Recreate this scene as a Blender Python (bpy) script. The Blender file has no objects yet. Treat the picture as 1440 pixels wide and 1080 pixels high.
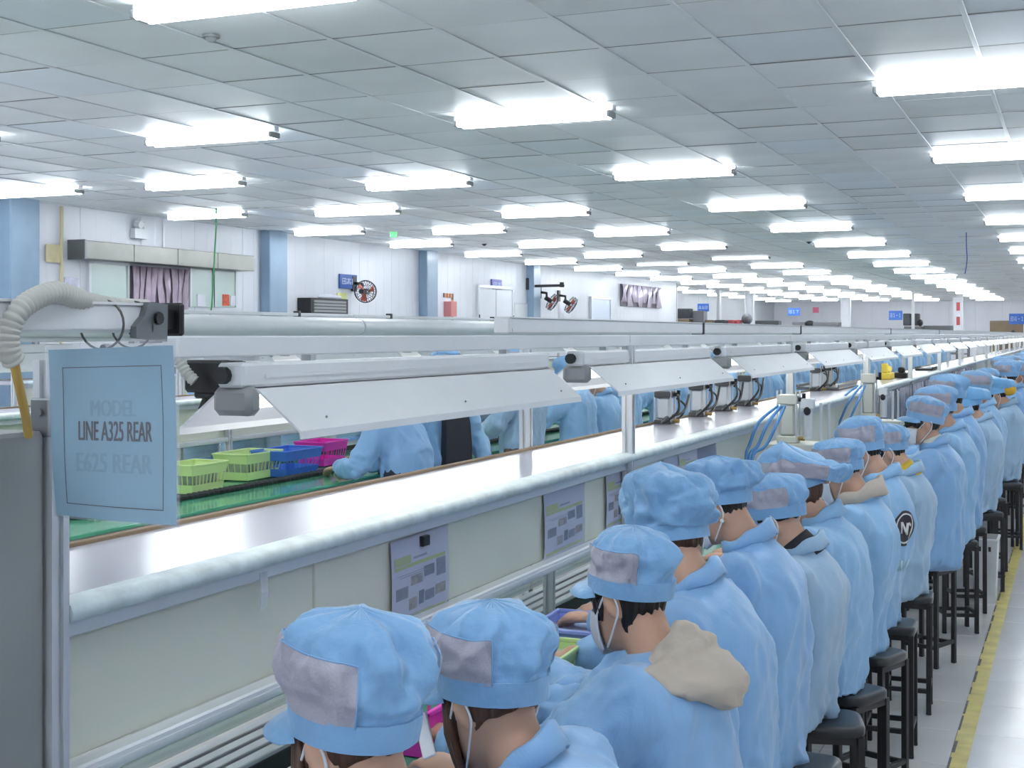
import bpy, math, random
import numpy as np
from mathutils import Vector, Matrix

random.seed(7)
RNG = np.random.default_rng(11)
scene = bpy.context.scene
COL = scene.collection

# ---------------------------------------------------------------- camera, world, exposure
F = 1850.0                       # focal length in pixels of the 1440 px wide frame
TH = math.atan2(795.0, F)        # the camera looks this far to the left of the production lines (+Y)
CT, ST = math.cos(TH), math.sin(TH)
H = 1.72                         # eye height
cam_data = bpy.data.cameras.new('camera')
cam = bpy.data.objects.new('camera', cam_data)
COL.objects.link(cam)
cam_data.sensor_width = 36.0
cam_data.lens = 36.0 * F / 1440.0
cam_data.shift_y = -70.0 / 1440.0
cam_data.clip_start = 0.05
cam_data.clip_end = 300
cam.location = (0, 0, H)
cam.rotation_euler = (math.pi / 2, 0, TH)
scene.camera = cam

world = bpy.data.worlds.new('world')
scene.world = world
world.use_nodes = True
world.node_tree.nodes['Background'].inputs[0].default_value = (0.75, 0.86, 1.0, 1)
world.node_tree.nodes['Background'].inputs[1].default_value = 0.05
scene.view_settings.view_transform = 'Standard'
scene.view_settings.look = 'None'
scene.view_settings.gamma = 1.0
scene.view_settings.use_curve_mapping = False
scene.view_settings.exposure = 1.0
TUBE_STRENGTH = 13.0             # the ceiling fluorescents
HOOD_STRENGTH = 2.4             # the tubes under the bench hoods
try:
    scene.cycles.max_bounces = 7
    scene.cycles.diffuse_bounces = 5
    scene.cycles.glossy_bounces = 3
    scene.cycles.transmission_bounces = 4
    scene.cycles.transparent_max_bounces = 8
    scene.cycles.use_denoising = True
    scene.cycles.sample_clamp_indirect = 6.0
    scene.cycles.caustics_reflective = False
    scene.cycles.caustics_refractive = False
except Exception:
    pass


def ray(u, y):
    a = (u - 720.0) / F
    b = -(y - 470.0) / F
    return (-ST + a * CT, CT + a * ST, b)


def at_x(u, y, X):               # the point at world X seen at photo pixel (u, y)
    r = ray(u, y); t = X / r[0]
    return (X, r[1] * t, H + r[2] * t)


def at_d(u, y, d):               # the point at depth d seen at photo pixel (u, y)
    r = ray(u, y)
    return (r[0] * d, r[1] * d, H + r[2] * d)


def y_at(u, X):
    return at_x(u, 470, X)[1]


# ---------------------------------------------------------------- materials
MATS = {}


def srgb(r, g, b):
    f = lambda c: c / 12.92 if c <= 0.04045 else ((c + 0.055) / 1.055) ** 2.4
    return (f(r / 255.0), f(g / 255.0), f(b / 255.0), 1)


def mat(name, rgb, rough=0.5, metal=0.0, spec=0.5, noise=None, bump=None, emit=None, alpha=None, trans=None,
        sheen=None, coat=None, stripes=None):
    """Procedural principled material. noise=(scale, amount, stretch xyz), bump=(scale, strength, stretch)."""
    if name in MATS:
        return MATS[name]
    m = bpy.data.materials.new(name)
    m.use_nodes = True
    nt = m.node_tree
    p = nt.nodes['Principled BSDF']
    c = srgb(*rgb)
    p.inputs['Base Color'].default_value = c
    p.inputs['Roughness'].default_value = rough
    p.inputs['Metallic'].default_value = metal
    p.inputs['Specular IOR Level'].default_value = spec
    tc = None

    def coords(stretch):
        nonlocal tc
        if tc is None:
            tc = nt.nodes.new('ShaderNodeTexCoord')
        mp = nt.nodes.new('ShaderNodeMapping')
        mp.inputs['Scale'].default_value = stretch or (1, 1, 1)
        nt.links.new(tc.outputs['Object'], mp.inputs['Vector'])
        return mp.outputs['Vector']
    if noise:
        n = nt.nodes.new('ShaderNodeTexNoise')
        n.inputs['Scale'].default_value = noise[0]
        n.inputs['Detail'].default_value = 5
        nt.links.new(coords(noise[2] if len(noise) > 2 else None), n.inputs['Vector'])
        r = nt.nodes.new('ShaderNodeValToRGB')
        a = noise[1]
        r.color_ramp.elements[0].position = 0.3
        r.color_ramp.elements[1].position = 0.7
        r.color_ramp.elements[0].color = tuple(x * (1 - a) for x in c[:3]) + (1,)
        r.color_ramp.elements[1].color = tuple(min(1, x * (1 + a)) for x in c[:3]) + (1,)
        nt.links.new(n.outputs['Fac'], r.inputs['Fac'])
        col_out = r.outputs['Color']
        if stripes:
            w = nt.nodes.new('ShaderNodeTexWave')
            w.inputs['Scale'].default_value = stripes[0]
            w.bands_direction = stripes[2]
            nt.links.new(coords(None), w.inputs['Vector'])
            mx = nt.nodes.new('ShaderNodeMix'); mx.data_type = 'RGBA'; mx.blend_type = 'MULTIPLY'
            mx.inputs['Factor'].default_value = stripes[1]
            nt.links.new(col_out, mx.inputs[6]); nt.links.new(w.outputs['Color'], mx.inputs[7])
            col_out = mx.outputs[2]
        nt.links.new(col_out, p.inputs['Base Color'])
    if bump:
        n = nt.nodes.new('ShaderNodeTexNoise')
        n.inputs['Scale'].default_value = bump[0]
        n.inputs['Detail'].default_value = 4
        nt.links.new(coords(bump[2] if len(bump) > 2 else None), n.inputs['Vector'])
        b = nt.nodes.new('ShaderNodeBump')
        b.inputs['Strength'].default_value = bump[1]
        b.inputs['Distance'].default_value = 0.01
        nt.links.new(n.outputs['Fac'], b.inputs['Height'])
        nt.links.new(b.outputs['Normal'], p.inputs['Normal'])
    if emit:
        p.inputs['Emission Color'].default_value = srgb(*emit[0])
        p.inputs['Emission Strength'].default_value = emit[1]
    if alpha is not None:
        p.inputs['Alpha'].default_value = alpha
    if trans is not None:
        p.inputs['Transmission Weight'].default_value = trans
    if sheen is not None:
        p.inputs['Sheen Weight'].default_value = sheen
    if coat is not None:
        p.inputs['Coat Weight'].default_value = coat
        p.inputs['Coat Roughness'].default_value = 0.15
    MATS[name] = m
    return m


# ---------------------------------------------------------------- mesh building
class MB:
    def __init__(self):
        self.v, self.f, self.m, self.n = [], [], [], 0

    def add(self, verts, faces, mi=0):
        o = self.n
        vs = [tuple(map(float, p)) for p in verts]
        self.v.extend(vs); self.n += len(vs)
        for f in faces:
            self.f.append(tuple(i + o for i in f)); self.m.append(mi)
        return self

    def box(self, x0, x1, y0, y1, z0, z1, bev=0.0, mi=0, M=None):
        if x0 > x1: x0, x1 = x1, x0
        if y0 > y1: y0, y1 = y1, y0
        if z0 > z1: z0, z1 = z1, z0
        if not bev:
            v = [(x0, y0, z0), (x1, y0, z0), (x1, y1, z0), (x0, y1, z0), (x0, y0, z1), (x1, y0, z1), (x1, y1, z1), (x0, y1, z1)]
            f = [(3, 2, 1, 0), (4, 5, 6, 7), (0, 1, 5, 4), (1, 2, 6, 5), (2, 3, 7, 6), (3, 0, 4, 7)]
        else:
            b = min(bev, (x1 - x0) * .49, (y1 - y0) * .49, (z1 - z0) * .49)
            v, idx = [], {}
            lo, hi = (x0, y0, z0), (x1, y1, z1)
            for c in range(8):
                s = [(c >> k) & 1 for k in range(3)]
                for ax in range(3):
                    p = []
                    for k in range(3):
                        e = hi[k] if s[k] else lo[k]
                        if k != ax: e += -b if s[k] else b
                        p.append(e)
                    idx[(c, ax)] = len(v); v.append(tuple(p))
            f = []
            for ax in range(3):
                a1, a2 = (ax + 1) % 3, (ax + 2) % 3
                for side in (0, 1):
                    q = []
                    for (i, j) in ((0, 0), (1, 0), (1, 1), (0, 1)):
                        q.append(idx[((side << ax) | (i << a1) | (j << a2), ax)])
                    f.append(tuple(q if side else q[::-1]))
            for ax in range(3):      # edge faces along ax
                a1, a2 = (ax + 1) % 3, (ax + 2) % 3
                for i in (0, 1):
                    for j in (0, 1):
                        c0 = (i << a1) | (j << a2); c1 = c0 | (1 << ax)
                        q = [idx[(c0, a1)], idx[(c1, a1)], idx[(c1, a2)], idx[(c0, a2)]]
                        if i != j: q = q[::-1]
                        f.append(tuple(q[::-1]))
            for c in range(8):
                t = [idx[(c, 0)], idx[(c, 1)], idx[(c, 2)]]
                par = bin(c).count('1') % 2
                f.append(tuple(t if par else t[::-1]))
        if M is not None:
            v = [tuple(M @ Vector(p)) for p in v]
        return self.add(v, f, mi)

    def tube(self, path, r, n=8, mi=0, cap=True, sq=1.0):
        P = np.array(path, float); k = len(P)
        R = np.full(k, r, float) if np.isscalar(r) else np.array(r, float)
        T = np.gradient(P, axis=0); T /= np.linalg.norm(T, axis=1)[:, None] + 1e-12
        up = np.array([0, 0, 1.0]) if abs(T[0][2]) < .9 else np.array([1.0, 0, 0])
        A = np.cross(up, T[0]); A /= np.linalg.norm(A)
        v = []
        th = np.arange(n) * 2 * math.pi / n
        for i in range(k):
            A = A - T[i] * A.dot(T[i]); A /= np.linalg.norm(A) + 1e-12
            B = np.cross(T[i], A)
            for t in th:
                v.append(P[i] + R[i] * (math.cos(t) * A + sq * math.sin(t) * B))
        f = []
        for i in range(k - 1):
            for j in range(n):
                a, b = i * n + j, i * n + (j + 1) % n
                f.append((a, b, b + n, a + n))
        if cap:
            f.append(tuple(range(n - 1, -1, -1)))
            f.append(tuple((k - 1) * n + j for j in range(n)))
        return self.add(v, f, mi)

    def cyl(self, p0, p1, r, n=12, mi=0, r1=None):
        return self.tube([p0, p1], [r, r if r1 is None else r1], n, mi)

    def loft(self, rings, mi=0, cap=True):
        k, n = len(rings), len(rings[0])
        v = [p for r in rings for p in r]
        f = []
        for i in range(k - 1):
            for j in range(n):
                a, b = i * n + j, i * n + (j + 1) % n
                f.append((a, b, b + n, a + n))
        if cap:
            f.append(tuple(range(n - 1, -1, -1)))
            f.append(tuple((k - 1) * n + j for j in range(n)))
        return self.add(v, f, mi)

    def ellip(self, c, r, M=None, nu=16, nv=10, mi=0):
        rings = []
        for i in range(1, nv):
            ph = -math.pi / 2 + math.pi * i / nv
            rings.append([(r[0] * math.cos(ph) * math.cos(t), r[1] * math.cos(ph) * math.sin(t), r[2] * math.sin(ph))
                          for t in [2 * math.pi * j / nu for j in range(nu)]])
        v = [p for q in rings for p in q]
        f = []
        for i in range(nv - 2):
            for j in range(nu):
                a, b = i * nu + j, i * nu + (j + 1) % nu
                f.append((a, b, b + nu, a + nu))
        v.append((0, 0, -r[2])); v.append((0, 0, r[2]))
        s, t = len(v) - 2, len(v) - 1
        for j in range(nu):
            f.append((s, (j + 1) % nu, j))
            o = (nv - 2) * nu
            f.append((t, o + j, o + (j + 1) % nu))
        if M is not None:
            v = [M @ Vector(p) for p in v]
        v = [(p[0] + c[0], p[1] + c[1], p[2] + c[2]) for p in v]
        return self.add(v, f, mi)

    def shell(self, outer, inner, wrap=False, mi=0):
        """closed thick sheet from two equal grids [nu][nv] of points"""
        nu, nv = len(outer), len(outer[0])
        v = [p for r in outer for p in r] + [p for r in inner for p in r]
        o = nu * nv
        f = []
        ru = nu if wrap else nu - 1
        for i in range(ru):
            for j in range(nv - 1):
                a, b = i * nv + j, ((i + 1) % nu) * nv + j
                f.append((a, b, b + 1, a + 1)); f.append((o + a, o + a + 1, o + b + 1, o + b))
        for i in range(ru):
            a, b = i * nv, ((i + 1) % nu) * nv
            f.append((b, a, o + a, o + b))
            a, b = a + nv - 1, b + nv - 1
            f.append((a, b, o + b, o + a))
        if not wrap:
            for j in range(nv - 1):
                f.append((j, j + 1, o + j + 1, o + j))
                a = (nu - 1) * nv + j
                f.append((a + 1, a, o + a, o + a + 1))
        return self.add(v, f, mi)

    def prism(self, poly, axis, a0, a1, mi=0):
        """extrude a 2D polygon (list of pairs) along axis 'x','y' or 'z'"""
        def P(p, a):
            return {'x': (a, p[0], p[1]), 'y': (p[0], a, p[1]), 'z': (p[0], p[1], a)}[axis]
        n = len(poly)
        v = [P(p, a0) for p in poly] + [P(p, a1) for p in poly]
        f = [tuple(range(n))[::-1], tuple(range(n, 2 * n))]
        for i in range(n):
            j = (i + 1) % n
            f.append((i, j, n + j, n + i))
        return self.add(v, f, mi)

    def shift(self, d):
        self.v = [(p[0] + d[0], p[1] + d[1], p[2] + d[2]) for p in self.v]
        return self

    def mesh(self, name, mats, smooth=None):
        me = bpy.data.meshes.new(name)
        me.from_pydata(self.v, [], self.f)
        for m in (mats if isinstance(mats, (list, tuple)) else [mats]):
            me.materials.append(m)
        if len(me.materials) > 1:
            me.polygons.foreach_set('material_index', self.m)
        finish(me, smooth)
        return me


def finish(me, smooth):
    import bmesh
    bm = bmesh.new(); bm.from_mesh(me)
    bmesh.ops.recalc_face_normals(bm, faces=bm.faces)
    bm.to_mesh(me); bm.free()
    if smooth:
        me.polygons.foreach_set('use_smooth', [True] * len(me.polygons))
        if smooth < 180:
            me.set_sharp_from_angle(angle=math.radians(smooth))
    me.update()


def link(name, data, parent=None, loc=(0, 0, 0), rz=0.0):
    o = bpy.data.objects.new(name, data)
    COL.objects.link(o)
    o.location = loc
    o.rotation_euler = (0, 0, rz)
    if parent is not None:
        o.parent = parent
        KIDS.setdefault(parent.name, []).append(o)
    return o


KIDS = {}


def wl(o):
    p = np.array(o.location, float)
    while o.parent is not None:
        o = o.parent; p = p + np.array(o.location, float)
    return p


def tag(o, label=None, cat=None, group=None, kind=None):
    if label: o['label'] = label
    if cat: o['category'] = cat
    if group: o['group'] = group
    if kind: o['kind'] = kind
    return o


def thing(name, label, cat, loc=(0, 0, 0), rz=0.0, group=None):
    return tag(link(name, None, None, loc, rz), label, cat, group)


def part(name, mb, mats, parent=None, smooth=None, world_coords=True, label=None, kind=None):
    """links a mesh part; with world_coords the points are world points and the parents are unrotated"""
    if parent is not None and world_coords:
        mb.shift(-wl(parent))
    me = mb.mesh(name, mats, smooth)
    o = link(name, me, parent)
    if label: o['label'] = label
    if kind: o['kind'] = kind
    return o


def solo(name, mb, mats, label, cat, group=None, smooth=None, kind=None, base=None):
    """a thing that is one mesh; its origin goes to base"""
    b = base
    if b is None:
        a = np.array(mb.v); b = (float((a[:, 0].min() + a[:, 0].max()) / 2), float((a[:, 1].min() + a[:, 1].max()) / 2), float(a[:, 2].min()))
    mb.shift((-b[0], -b[1], -b[2]))
    o = link(name, mb.mesh(name, mats, smooth), None, b)
    return tag(o, label, cat, group, kind)


def kids(o):
    return list(KIDS.get(o.name, ()))


def copy_tree(o, loc=None, rz=None, label=None, group=None, parent=None, scale=None):
    c = o.copy()
    COL.objects.link(c)
    if parent is not None:
        c.parent = parent
        KIDS.setdefault(parent.name, []).append(c)
    if loc is not None: c.location = loc
    if rz is not None: c.rotation_euler = (0, 0, rz)
    if scale is not None: c.scale = (scale, scale, scale)
    if label: c['label'] = label
    if group: c['group'] = group
    for ch in kids(o):
        copy_tree(ch, parent=c)
    return c


_ONES = ['', 'first', 'second', 'third', 'fourth', 'fifth', 'sixth', 'seventh', 'eighth', 'ninth', 'tenth', 'eleventh', 'twelfth', 'thirteenth', 'fourteenth', 'fifteenth',
         'sixteenth', 'seventeenth', 'eighteenth', 'nineteenth']
ORD = _ONES[1:] + [w for t, tt in (('twenty', 'twentieth'), ('thirty', 'thirtieth'), ('forty', 'fortieth'), ('fifty', 'fiftieth')) for w in [tt] + ['%s-%s' % (t, _ONES[k]) for k in range(1, 10)]]

# ---------------------------------------------------------------- numpy value noise for cloth folds
_LAT = np.random.default_rng(5).random(4096) * 2 - 1


def vnoise(p, seed=0):
    i = np.floor(p).astype(np.int64); f = p - i
    f = f * f * (3 - 2 * f)
    def h(a, b, c):
        return _LAT[(a * 73856093 ^ b * 19349663 ^ c * 83492791 ^ seed * 2654435) & 4095]
    x, y, z = i[:, 0], i[:, 1], i[:, 2]
    u, v, w = f[:, 0], f[:, 1], f[:, 2]
    def lerp(a, b, t): return a + (b - a) * t
    return lerp(lerp(lerp(h(x, y, z), h(x + 1, y, z), u), lerp(h(x, y + 1, z), h(x + 1, y + 1, z), u), v),
                lerp(lerp(h(x, y, z + 1), h(x + 1, y, z + 1), u), lerp(h(x, y + 1, z + 1), h(x + 1, y + 1, z + 1), u), v), w)


def folds(P, scale, seed=0):
    """soft ridges and creases, -1..1"""
    p = P * np.array(scale)
    q = p + 0.5 * np.stack([vnoise(p * .7, seed + 3), vnoise(p * .7, seed + 4), vnoise(p * .7, seed + 5)], 1)
    a = 1 - 2 * np.abs(vnoise(q, seed))
    b = 1 - 2 * np.abs(vnoise(q * 2.1, seed + 1))
    return (a + .45 * b - .55) / 1.2


_TMP = None


def remeshed(mb, voxel, smooth_iter=2):
    """union the overlapping closed pieces of mb into one skin; returns a mesh datablock"""
    global _TMP
    if _TMP is None:
        _TMP = bpy.data.scenes.new('workshop')
    me = bpy.data.meshes.new('tmp')
    me.from_pydata(mb.v, [], mb.f)
    finish(me, None)
    o = bpy.data.objects.new('tmp', me)
    _TMP.collection.objects.link(o)
    m = o.modifiers.new('r', 'REMESH'); m.mode = 'VOXEL'; m.voxel_size = voxel
    if smooth_iter:
        s = o.modifiers.new('s', 'SMOOTH'); s.factor = .5; s.iterations = smooth_iter
    vl = _TMP.view_layers[0]
    vl.update()
    dg = vl.depsgraph
    dg.update()
    out = bpy.data.meshes.new_from_object(o.evaluated_get(dg), depsgraph=dg)
    bpy.data.objects.remove(o); bpy.data.meshes.remove(me)
    return out


def vget(me):
    a = np.empty(len(me.vertices) * 3, np.float32); me.vertices.foreach_get('co', a)
    return a.reshape(-1, 3).astype(float)


def vset(me, P):
    me.vertices.foreach_set('co', np.ascontiguousarray(P, np.float32).ravel()); me.update()


def nget(me):
    a = np.empty(len(me.vertices) * 3, np.float32); me.vertex_normals.foreach_get('vector', a)
    return a.reshape(-1, 3).astype(float)
# ================================================================ materials of the place
CEIL = mat('ceiling_metal', (232, 236, 238), .45, 0, .35, noise=(1.3, .05))
CEIL2 = mat('ceiling_metal_bluish', (226, 234, 240), .42, 0, .38, noise=(1.1, .05))
CEIL3 = mat('ceiling_metal_dull', (226, 230, 231), .5, 0, .3, noise=(1.7, .07))
GRID = mat('white_grid_bar', (226, 231, 234), .35)
VOID = mat('ceiling_void', (60, 64, 66), .9)
FLOORM = mat('vinyl_floor', (228, 225, 222), .16, 0, .5, noise=(2.5, .05), bump=(3, .02))
FLOORM2 = mat('vinyl_floor_greyer', (222, 220, 219), .19, 0, .5, noise=(2.1, .06), bump=(3, .02))
FLOORJ = mat('floor_joint', (140, 136, 132), .8)
WALLM = mat('white_sandwich_panel', (229, 231, 238), .42, noise=(1.2, .03))
WALLG = mat('grey_wall_panel', (205, 209, 214), .5, noise=(1.2, .03))
BLUECOL = mat('blue_steel_paint', (130, 155, 178), .35, noise=(3, .06))
ALU = mat('aluminium', (214, 218, 222), .38, .35)
ALUD = mat('dark_aluminium', (120, 124, 128), .4, .7)
WHITE = mat('white_laminate', (188, 186, 199), .18, noise=(4, .02))
EDGE = mat('dirty_white_edge', (206, 219, 222), .45, noise=(24, .13), bump=(60, .1))
PANEL = mat('cream_board', (222, 224, 210), .45, noise=(2, .03))
PAINT = mat('white_enamel', (224, 227, 230), .3, noise=(5, .03))
GREYP = mat('grey_paint', (140, 144, 144), .5, noise=(5, .06))
BLACK = mat('black_plastic', (26, 27, 30), .4)
DARK = mat('dark_rubber', (42, 44, 48), .6)
STEEL = mat('stainless_steel', (126, 126, 122), .28, .85, noise=(2, .12))
TUBE = mat('lit_tube', (255, 255, 255), .5, emit=((244, 250, 255), TUBE_STRENGTH))
TUBEDIM = mat('dim_tube', (255, 255, 250), .5, emit=((250, 252, 248), .9))
HOODTUBE = mat('lit_hood_tube', (255, 255, 255), .5, emit=((255, 252, 240), HOOD_STRENGTH))
YELLOW = mat('yellow_tape', (206, 190, 108), .4, noise=(9, .2))
TAPEGREY = mat('worn_tape_edge', (92, 92, 84), .6, noise=(30, .4))
GREEN = mat('green_mat', (92, 172, 138), .12, noise=(3, .06))
RED = mat('red_tape', (206, 84, 98), .4)
CLEAR = mat('clear_film', (225, 240, 240), .08, alpha=.32)
PAPER = mat('paper', (226, 228, 238), .6)
SLEEVE = mat('plastic_sleeve', (190, 196, 226), .08, alpha=.22)
BROWN = mat('brown_board', (140, 122, 100), .7, noise=(4, .1))

HC = H + 1.55                       # ceiling height
LZ = H + 1.48                       # tube height
XL, XR, YB, YF = -11.2, 5.0, -3.2, 64.0
XREC, YSTEP = -13.6, 38.8           # the left wall steps back here
TW, TL = .62, .765                  # ceiling tile pitch
FW, FL = .50, .48                   # floor tile pitch

# ---------------------------------------------------------------- ceiling: tiles, bars
ceil = tag(link('ceiling', MB().box(XREC - .3, XR + .3, YB - .2, YF + .3, HC + .03, HC + .10).mesh('ceiling', VOID)), kind='structure')
LIM = 300


def tile_mesh(w, l, h, mats, name):
    return MB().box(-w / 2, w / 2, -l / 2, l / 2, 0, h, bev=.004).mesh(name, mats)


tm = [tile_mesh(TW - .012, TL - .014, .018, m, 'tile') for m in (CEIL, CEIL2, CEIL3)]
cells = []
x0c = -1.12 - .62 * 21              # a bar runs over the tube ends of the aisle column
nx = int((XR - x0c) / TW) + 1
for i in range(nx):
    for j in range(int((YF - YB) / TL) + 1):
        x, y = x0c + (i + .5) * TW, YB + (j + .5) * TL
        if x < XL - .2 and y < YSTEP: continue
        d = -x * ST + y * CT
        if d < 1.5: key = 1e3
        else:
            u = 720 + F * (x * CT + y * ST) / d
            v = 470 - F * 1.55 / d
            key = d if -70 < u < 1510 and v > -60 else 900 + abs(y)
        cells.append((key, x, y))
cells.sort()
far = {0: MB(), 1: MB(), 2: MB()}
for k, (key, x, y) in enumerate(cells):
    w = random.choices((0, 1, 2), (6, 2, 2))[0]
    dz = random.uniform(-.002, .004)
    if k < LIM:
        o = link('tile', tm[w], ceil, (x, y, HC + dz))
        o.rotation_euler = (random.uniform(-.004, .004), random.uniform(-.004, .004), 0)
    else:
        far[w].box(x - TW / 2 + .006, x + TW / 2 - .006, y - TL / 2 + .007, y + TL / 2 - .007, HC + dz, HC + dz + .018)
for w in far:
    part('far_tiles', far[w], (CEIL, CEIL2, CEIL3)[w], ceil, kind='stuff')
bar = MB().box(-.013, .013, 0, YF - YB, -.006, 0, bev=.002).box(-.003, .003, 0, YF - YB, 0, .03).mesh('grid_bar', GRID)
for i in range(nx + 1):
    x = x0c + i * TW
    if x < XL:
        part('grid_bar', MB().box(x - .013, x + .013, YSTEP, YF, HC - .007, HC - .001), GRID, ceil)
        continue
    link('grid_bar', bar, ceil, (x, YB, HC - .001))
cross = MB()
for j in range(int((YF - YB) / TL) + 2):
    cross.box(XL, XR, YB + j * TL - .004, YB + j * TL + .004, HC + .001, HC + .005)
part('cross_bars', cross, GREYP, ceil, kind='stuff')

# ---------------------------------------------------------------- floor
floor = tag(link('floor', MB().box(XREC - .3, XR + .3, YB - .2, YF + .3, -.08, -.006).mesh('floor', FLOORJ)), kind='structure')
ftm = [MB().box(-FW / 2 + .002, FW / 2 - .002, -FL / 2 + .002, FL / 2 - .002, -.012, 0, bev=.001).mesh('tile', m) for m in (FLOORM, FLOORM2)]
yj = at_d(1344, 920, H * F / 450.0)[1]
fcells = []
y0f = yj - FL * math.ceil((yj - YB) / FL)
x0f = -.475 - FW * 26
for i in range(int((XR - x0f) / FW) + 1):
    for j in range(int((YF - y0f) / FL) + 1):
        x, y = x0f + (i + .5) * FW, y0f + (j + .5) * FL
        fcells.append((y + (0 if -1.6 < x < 1.3 and y > 1.5 else 500 + abs(x)), x, y))
fcells.sort()
fs = [MB(), MB()]
for k, (key, x, y) in enumerate(fcells):
    w = random.random() < .4
    if k < 280:
        link('tile', ftm[w], floor, (x, y, random.uniform(-.0006, 0)))
    else:
        fs[w].box(x - FW / 2 + .002, x + FW / 2 - .002, y - FL / 2 + .002, y + FL / 2 - .002, -.01, 0)
for w in (0, 1):
    part('far_tiles', fs[w], (FLOORM, FLOORM2)[w], floor, kind='stuff')
tp = MB().box(-.475, -.405, 0.5, 46, .0005, .0022)
tape = solo('floor_tape', tp, YELLOW, 'yellow marking tape running along the aisle floor beside the stools', 'floor tape')
tape_edge = MB()
for k in range(90):
    y = .6 + k * .3 + random.uniform(-.05, .05)
    tape_edge.box(-.4765, -.466 + random.uniform(-.004, .004), y, y + random.uniform(.1, .28), .0023, .0032)
part('worn_edge', tape_edge, TAPEGREY, tape, label='grey worn edge of the tape', kind='stuff')

# ---------------------------------------------------------------- walls: sandwich panels with vertical seams


def wall(name, p0, p1, z1, material, pitch=1.0, thick=.1, ribs=True):
    """a wall from p0 to p1 (its visible side is to the right of that direction), panels as children"""
    a, b = Vector((p0[0], p0[1], 0)), Vector((p1[0], p1[1], 0))
    L = (b - a).length; t = (b - a) / L; n = Vector((t.y, -t.x, 0))
    rz = math.atan2(t.y, t.x)
    w = tag(link(name, MB().box(0, L, .012, thick, 0, z1).mesh(name, GREYP), None, (a.x, a.y, 0), rz), kind='structure')
    k = max(1, int(round(L / pitch))); pw = L / k
    me = MB().box(.002, pw - .002, 0, .03, 0, z1, bev=.003)
    if ribs:
        for q in range(1, 4):
            me.box(pw * q / 4 - .002, pw * q / 4 + .002, -.0012, .0, 0.01, z1 - .01)
    me = me.mesh('panel', material)
    for i in range(k):
        link('panel', me, w, (i * pw, 0, 0))
    return w


wall('wall_left', (XL, YB), (XL, YSTEP), HC + .02, WALLM, 1.15)
wall('wall_recess', (XL, YSTEP), (XREC, YSTEP), HC + .02, WALLM, 1.2)
wall('wall_recess_left', (XREC, YSTEP), (XREC, YF), HC + .02, WALLG, 1.15)
wall('wall_far', (XREC, YF), (XR, YF), HC + .02, WALLM, 1.2)
wall('wall_right', (XR, YF), (XR, YB), HC + .02, WALLM, 1.2, ribs=False)
wall('wall_back', (XR, YB), (XREC, YB), HC + .02, WALLM, 1.2, ribs=False)

# ---------------------------------------------------------------- blue steel columns along the left wall


def column(u, place, wide=.36):
    Y = y_at(u, XL + .2)
    t = thing('steel_column', 'blue steel wall column, %s' % place, 'column', (XL + .09, Y, 0), 0, 'blue columns along the wall')
    w = wide / 2
    part('web', MB().box(-.012, .012, -w + .02, w - .02, 0, HC), BLUECOL, t, world_coords=False)
    part('flange', MB().box(-.08, .08, -w - .012, -w + .012, 0, HC, bev=.003), BLUECOL, t, world_coords=False)
    part('flange', MB().box(-.08, .08, w - .012, w + .012, 0, HC, bev=.003), BLUECOL, t, world_coords=False)
    part('cover_plate', MB().box(.072, .086, -w, w, 0, HC, bev=.004), BLUECOL, t, world_coords=False)
    return t


column(38, 'leftmost beside the plastic strip curtain', .44)
column(394, 'just left of the wall fan with orange blades', .46)
column(610, 'between that fan and the white double door', .44)
column(757, 'between the white board and the pair of fans', .4)

# ---------------------------------------------------------------- ceiling fluorescents


def fixture_mesh():
    b = MB().box(-.6, .6, -.03, .03, .036, .072, bev=.006).prism([(-.02, .036), (.02, .036), (.0, .014)], 'x', -.55, .55)
    t = MB().cyl((-.556, 0, 0), (.556, 0, 0), .024, 10)
    e = MB().box(-.014, .014, -.066, .066, -.020, .022, bev=.006)
    return b.mesh('batten', PAINT), t, e.mesh('lamp_holder', GREYP, None)


fb, ft, fe = fixture_mesh()
ftl = ft.mesh('tube', TUBE, 180)
ftd = ft.mesh('tube', TUBEDIM, 180)


def ceiling_light(x, y, label, dim=False, group='fluorescent ceiling lights'):
    t = thing('ceiling_light', label, 'ceiling light', (x, y, LZ), 0, group)
    link('batten', fb, t)
    for q in (-1, 1):
        link('tube', ftd if dim else ftl, t, (0, q * .046, .012)); link('lamp_holder', fe, t, (q * .571, 0, .012))
    return t


COLS = [('over the aisle', -.565, 4.85, 3.47), ('over the nearest bench', -3.48, 5.0, 3.47), ('over the second bench', -6.1, 4.9, 3.45),
        ('beyond the second bench', -8.16, 4.4, 3.25), ('beside the left wall', -10.15, 4.9, 2.97), ('added in the far left recess', -12.4, 4.9, 3.4)]  # the recess column is added, to brighten the otherwise dark recess
out_n = 0
for cname, cx, y0, dy in COLS:
    seen = 0
    for k in range(-2, 24):
        y = y0 + k * dy
        if y > YF - 3 or y < YB + .3: continue
        if cx < XL and y < YSTEP + 1: continue
        d = -cx * ST + y * CT
        u = 720 + F * (cx * CT + y * ST) / max(d, .1)
        v = 470 - F * 1.48 / max(d, .1)
        if d > 2 and -40 < u < 1500 and -20 < v:
            seen += 1
            dim = (cname == 'over the second bench' and k == 6) or (cname == 'beyond the second bench' and k == 7)
            lab = '%stwin tube ceiling light %s, %s from the front' % ('unlit looking ' if dim else 'bright ', cname, ORD[min(seen, 28) - 1])
            ceiling_light(cx, y, lab, dim)
        else:
            out_n += 1
            ceiling_light(cx, y, 'bright ceiling light %s but outside the view, %s such light' % (cname, ORD[min(out_n, 58) - 1]), False, 'ceiling lights outside the view')
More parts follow.
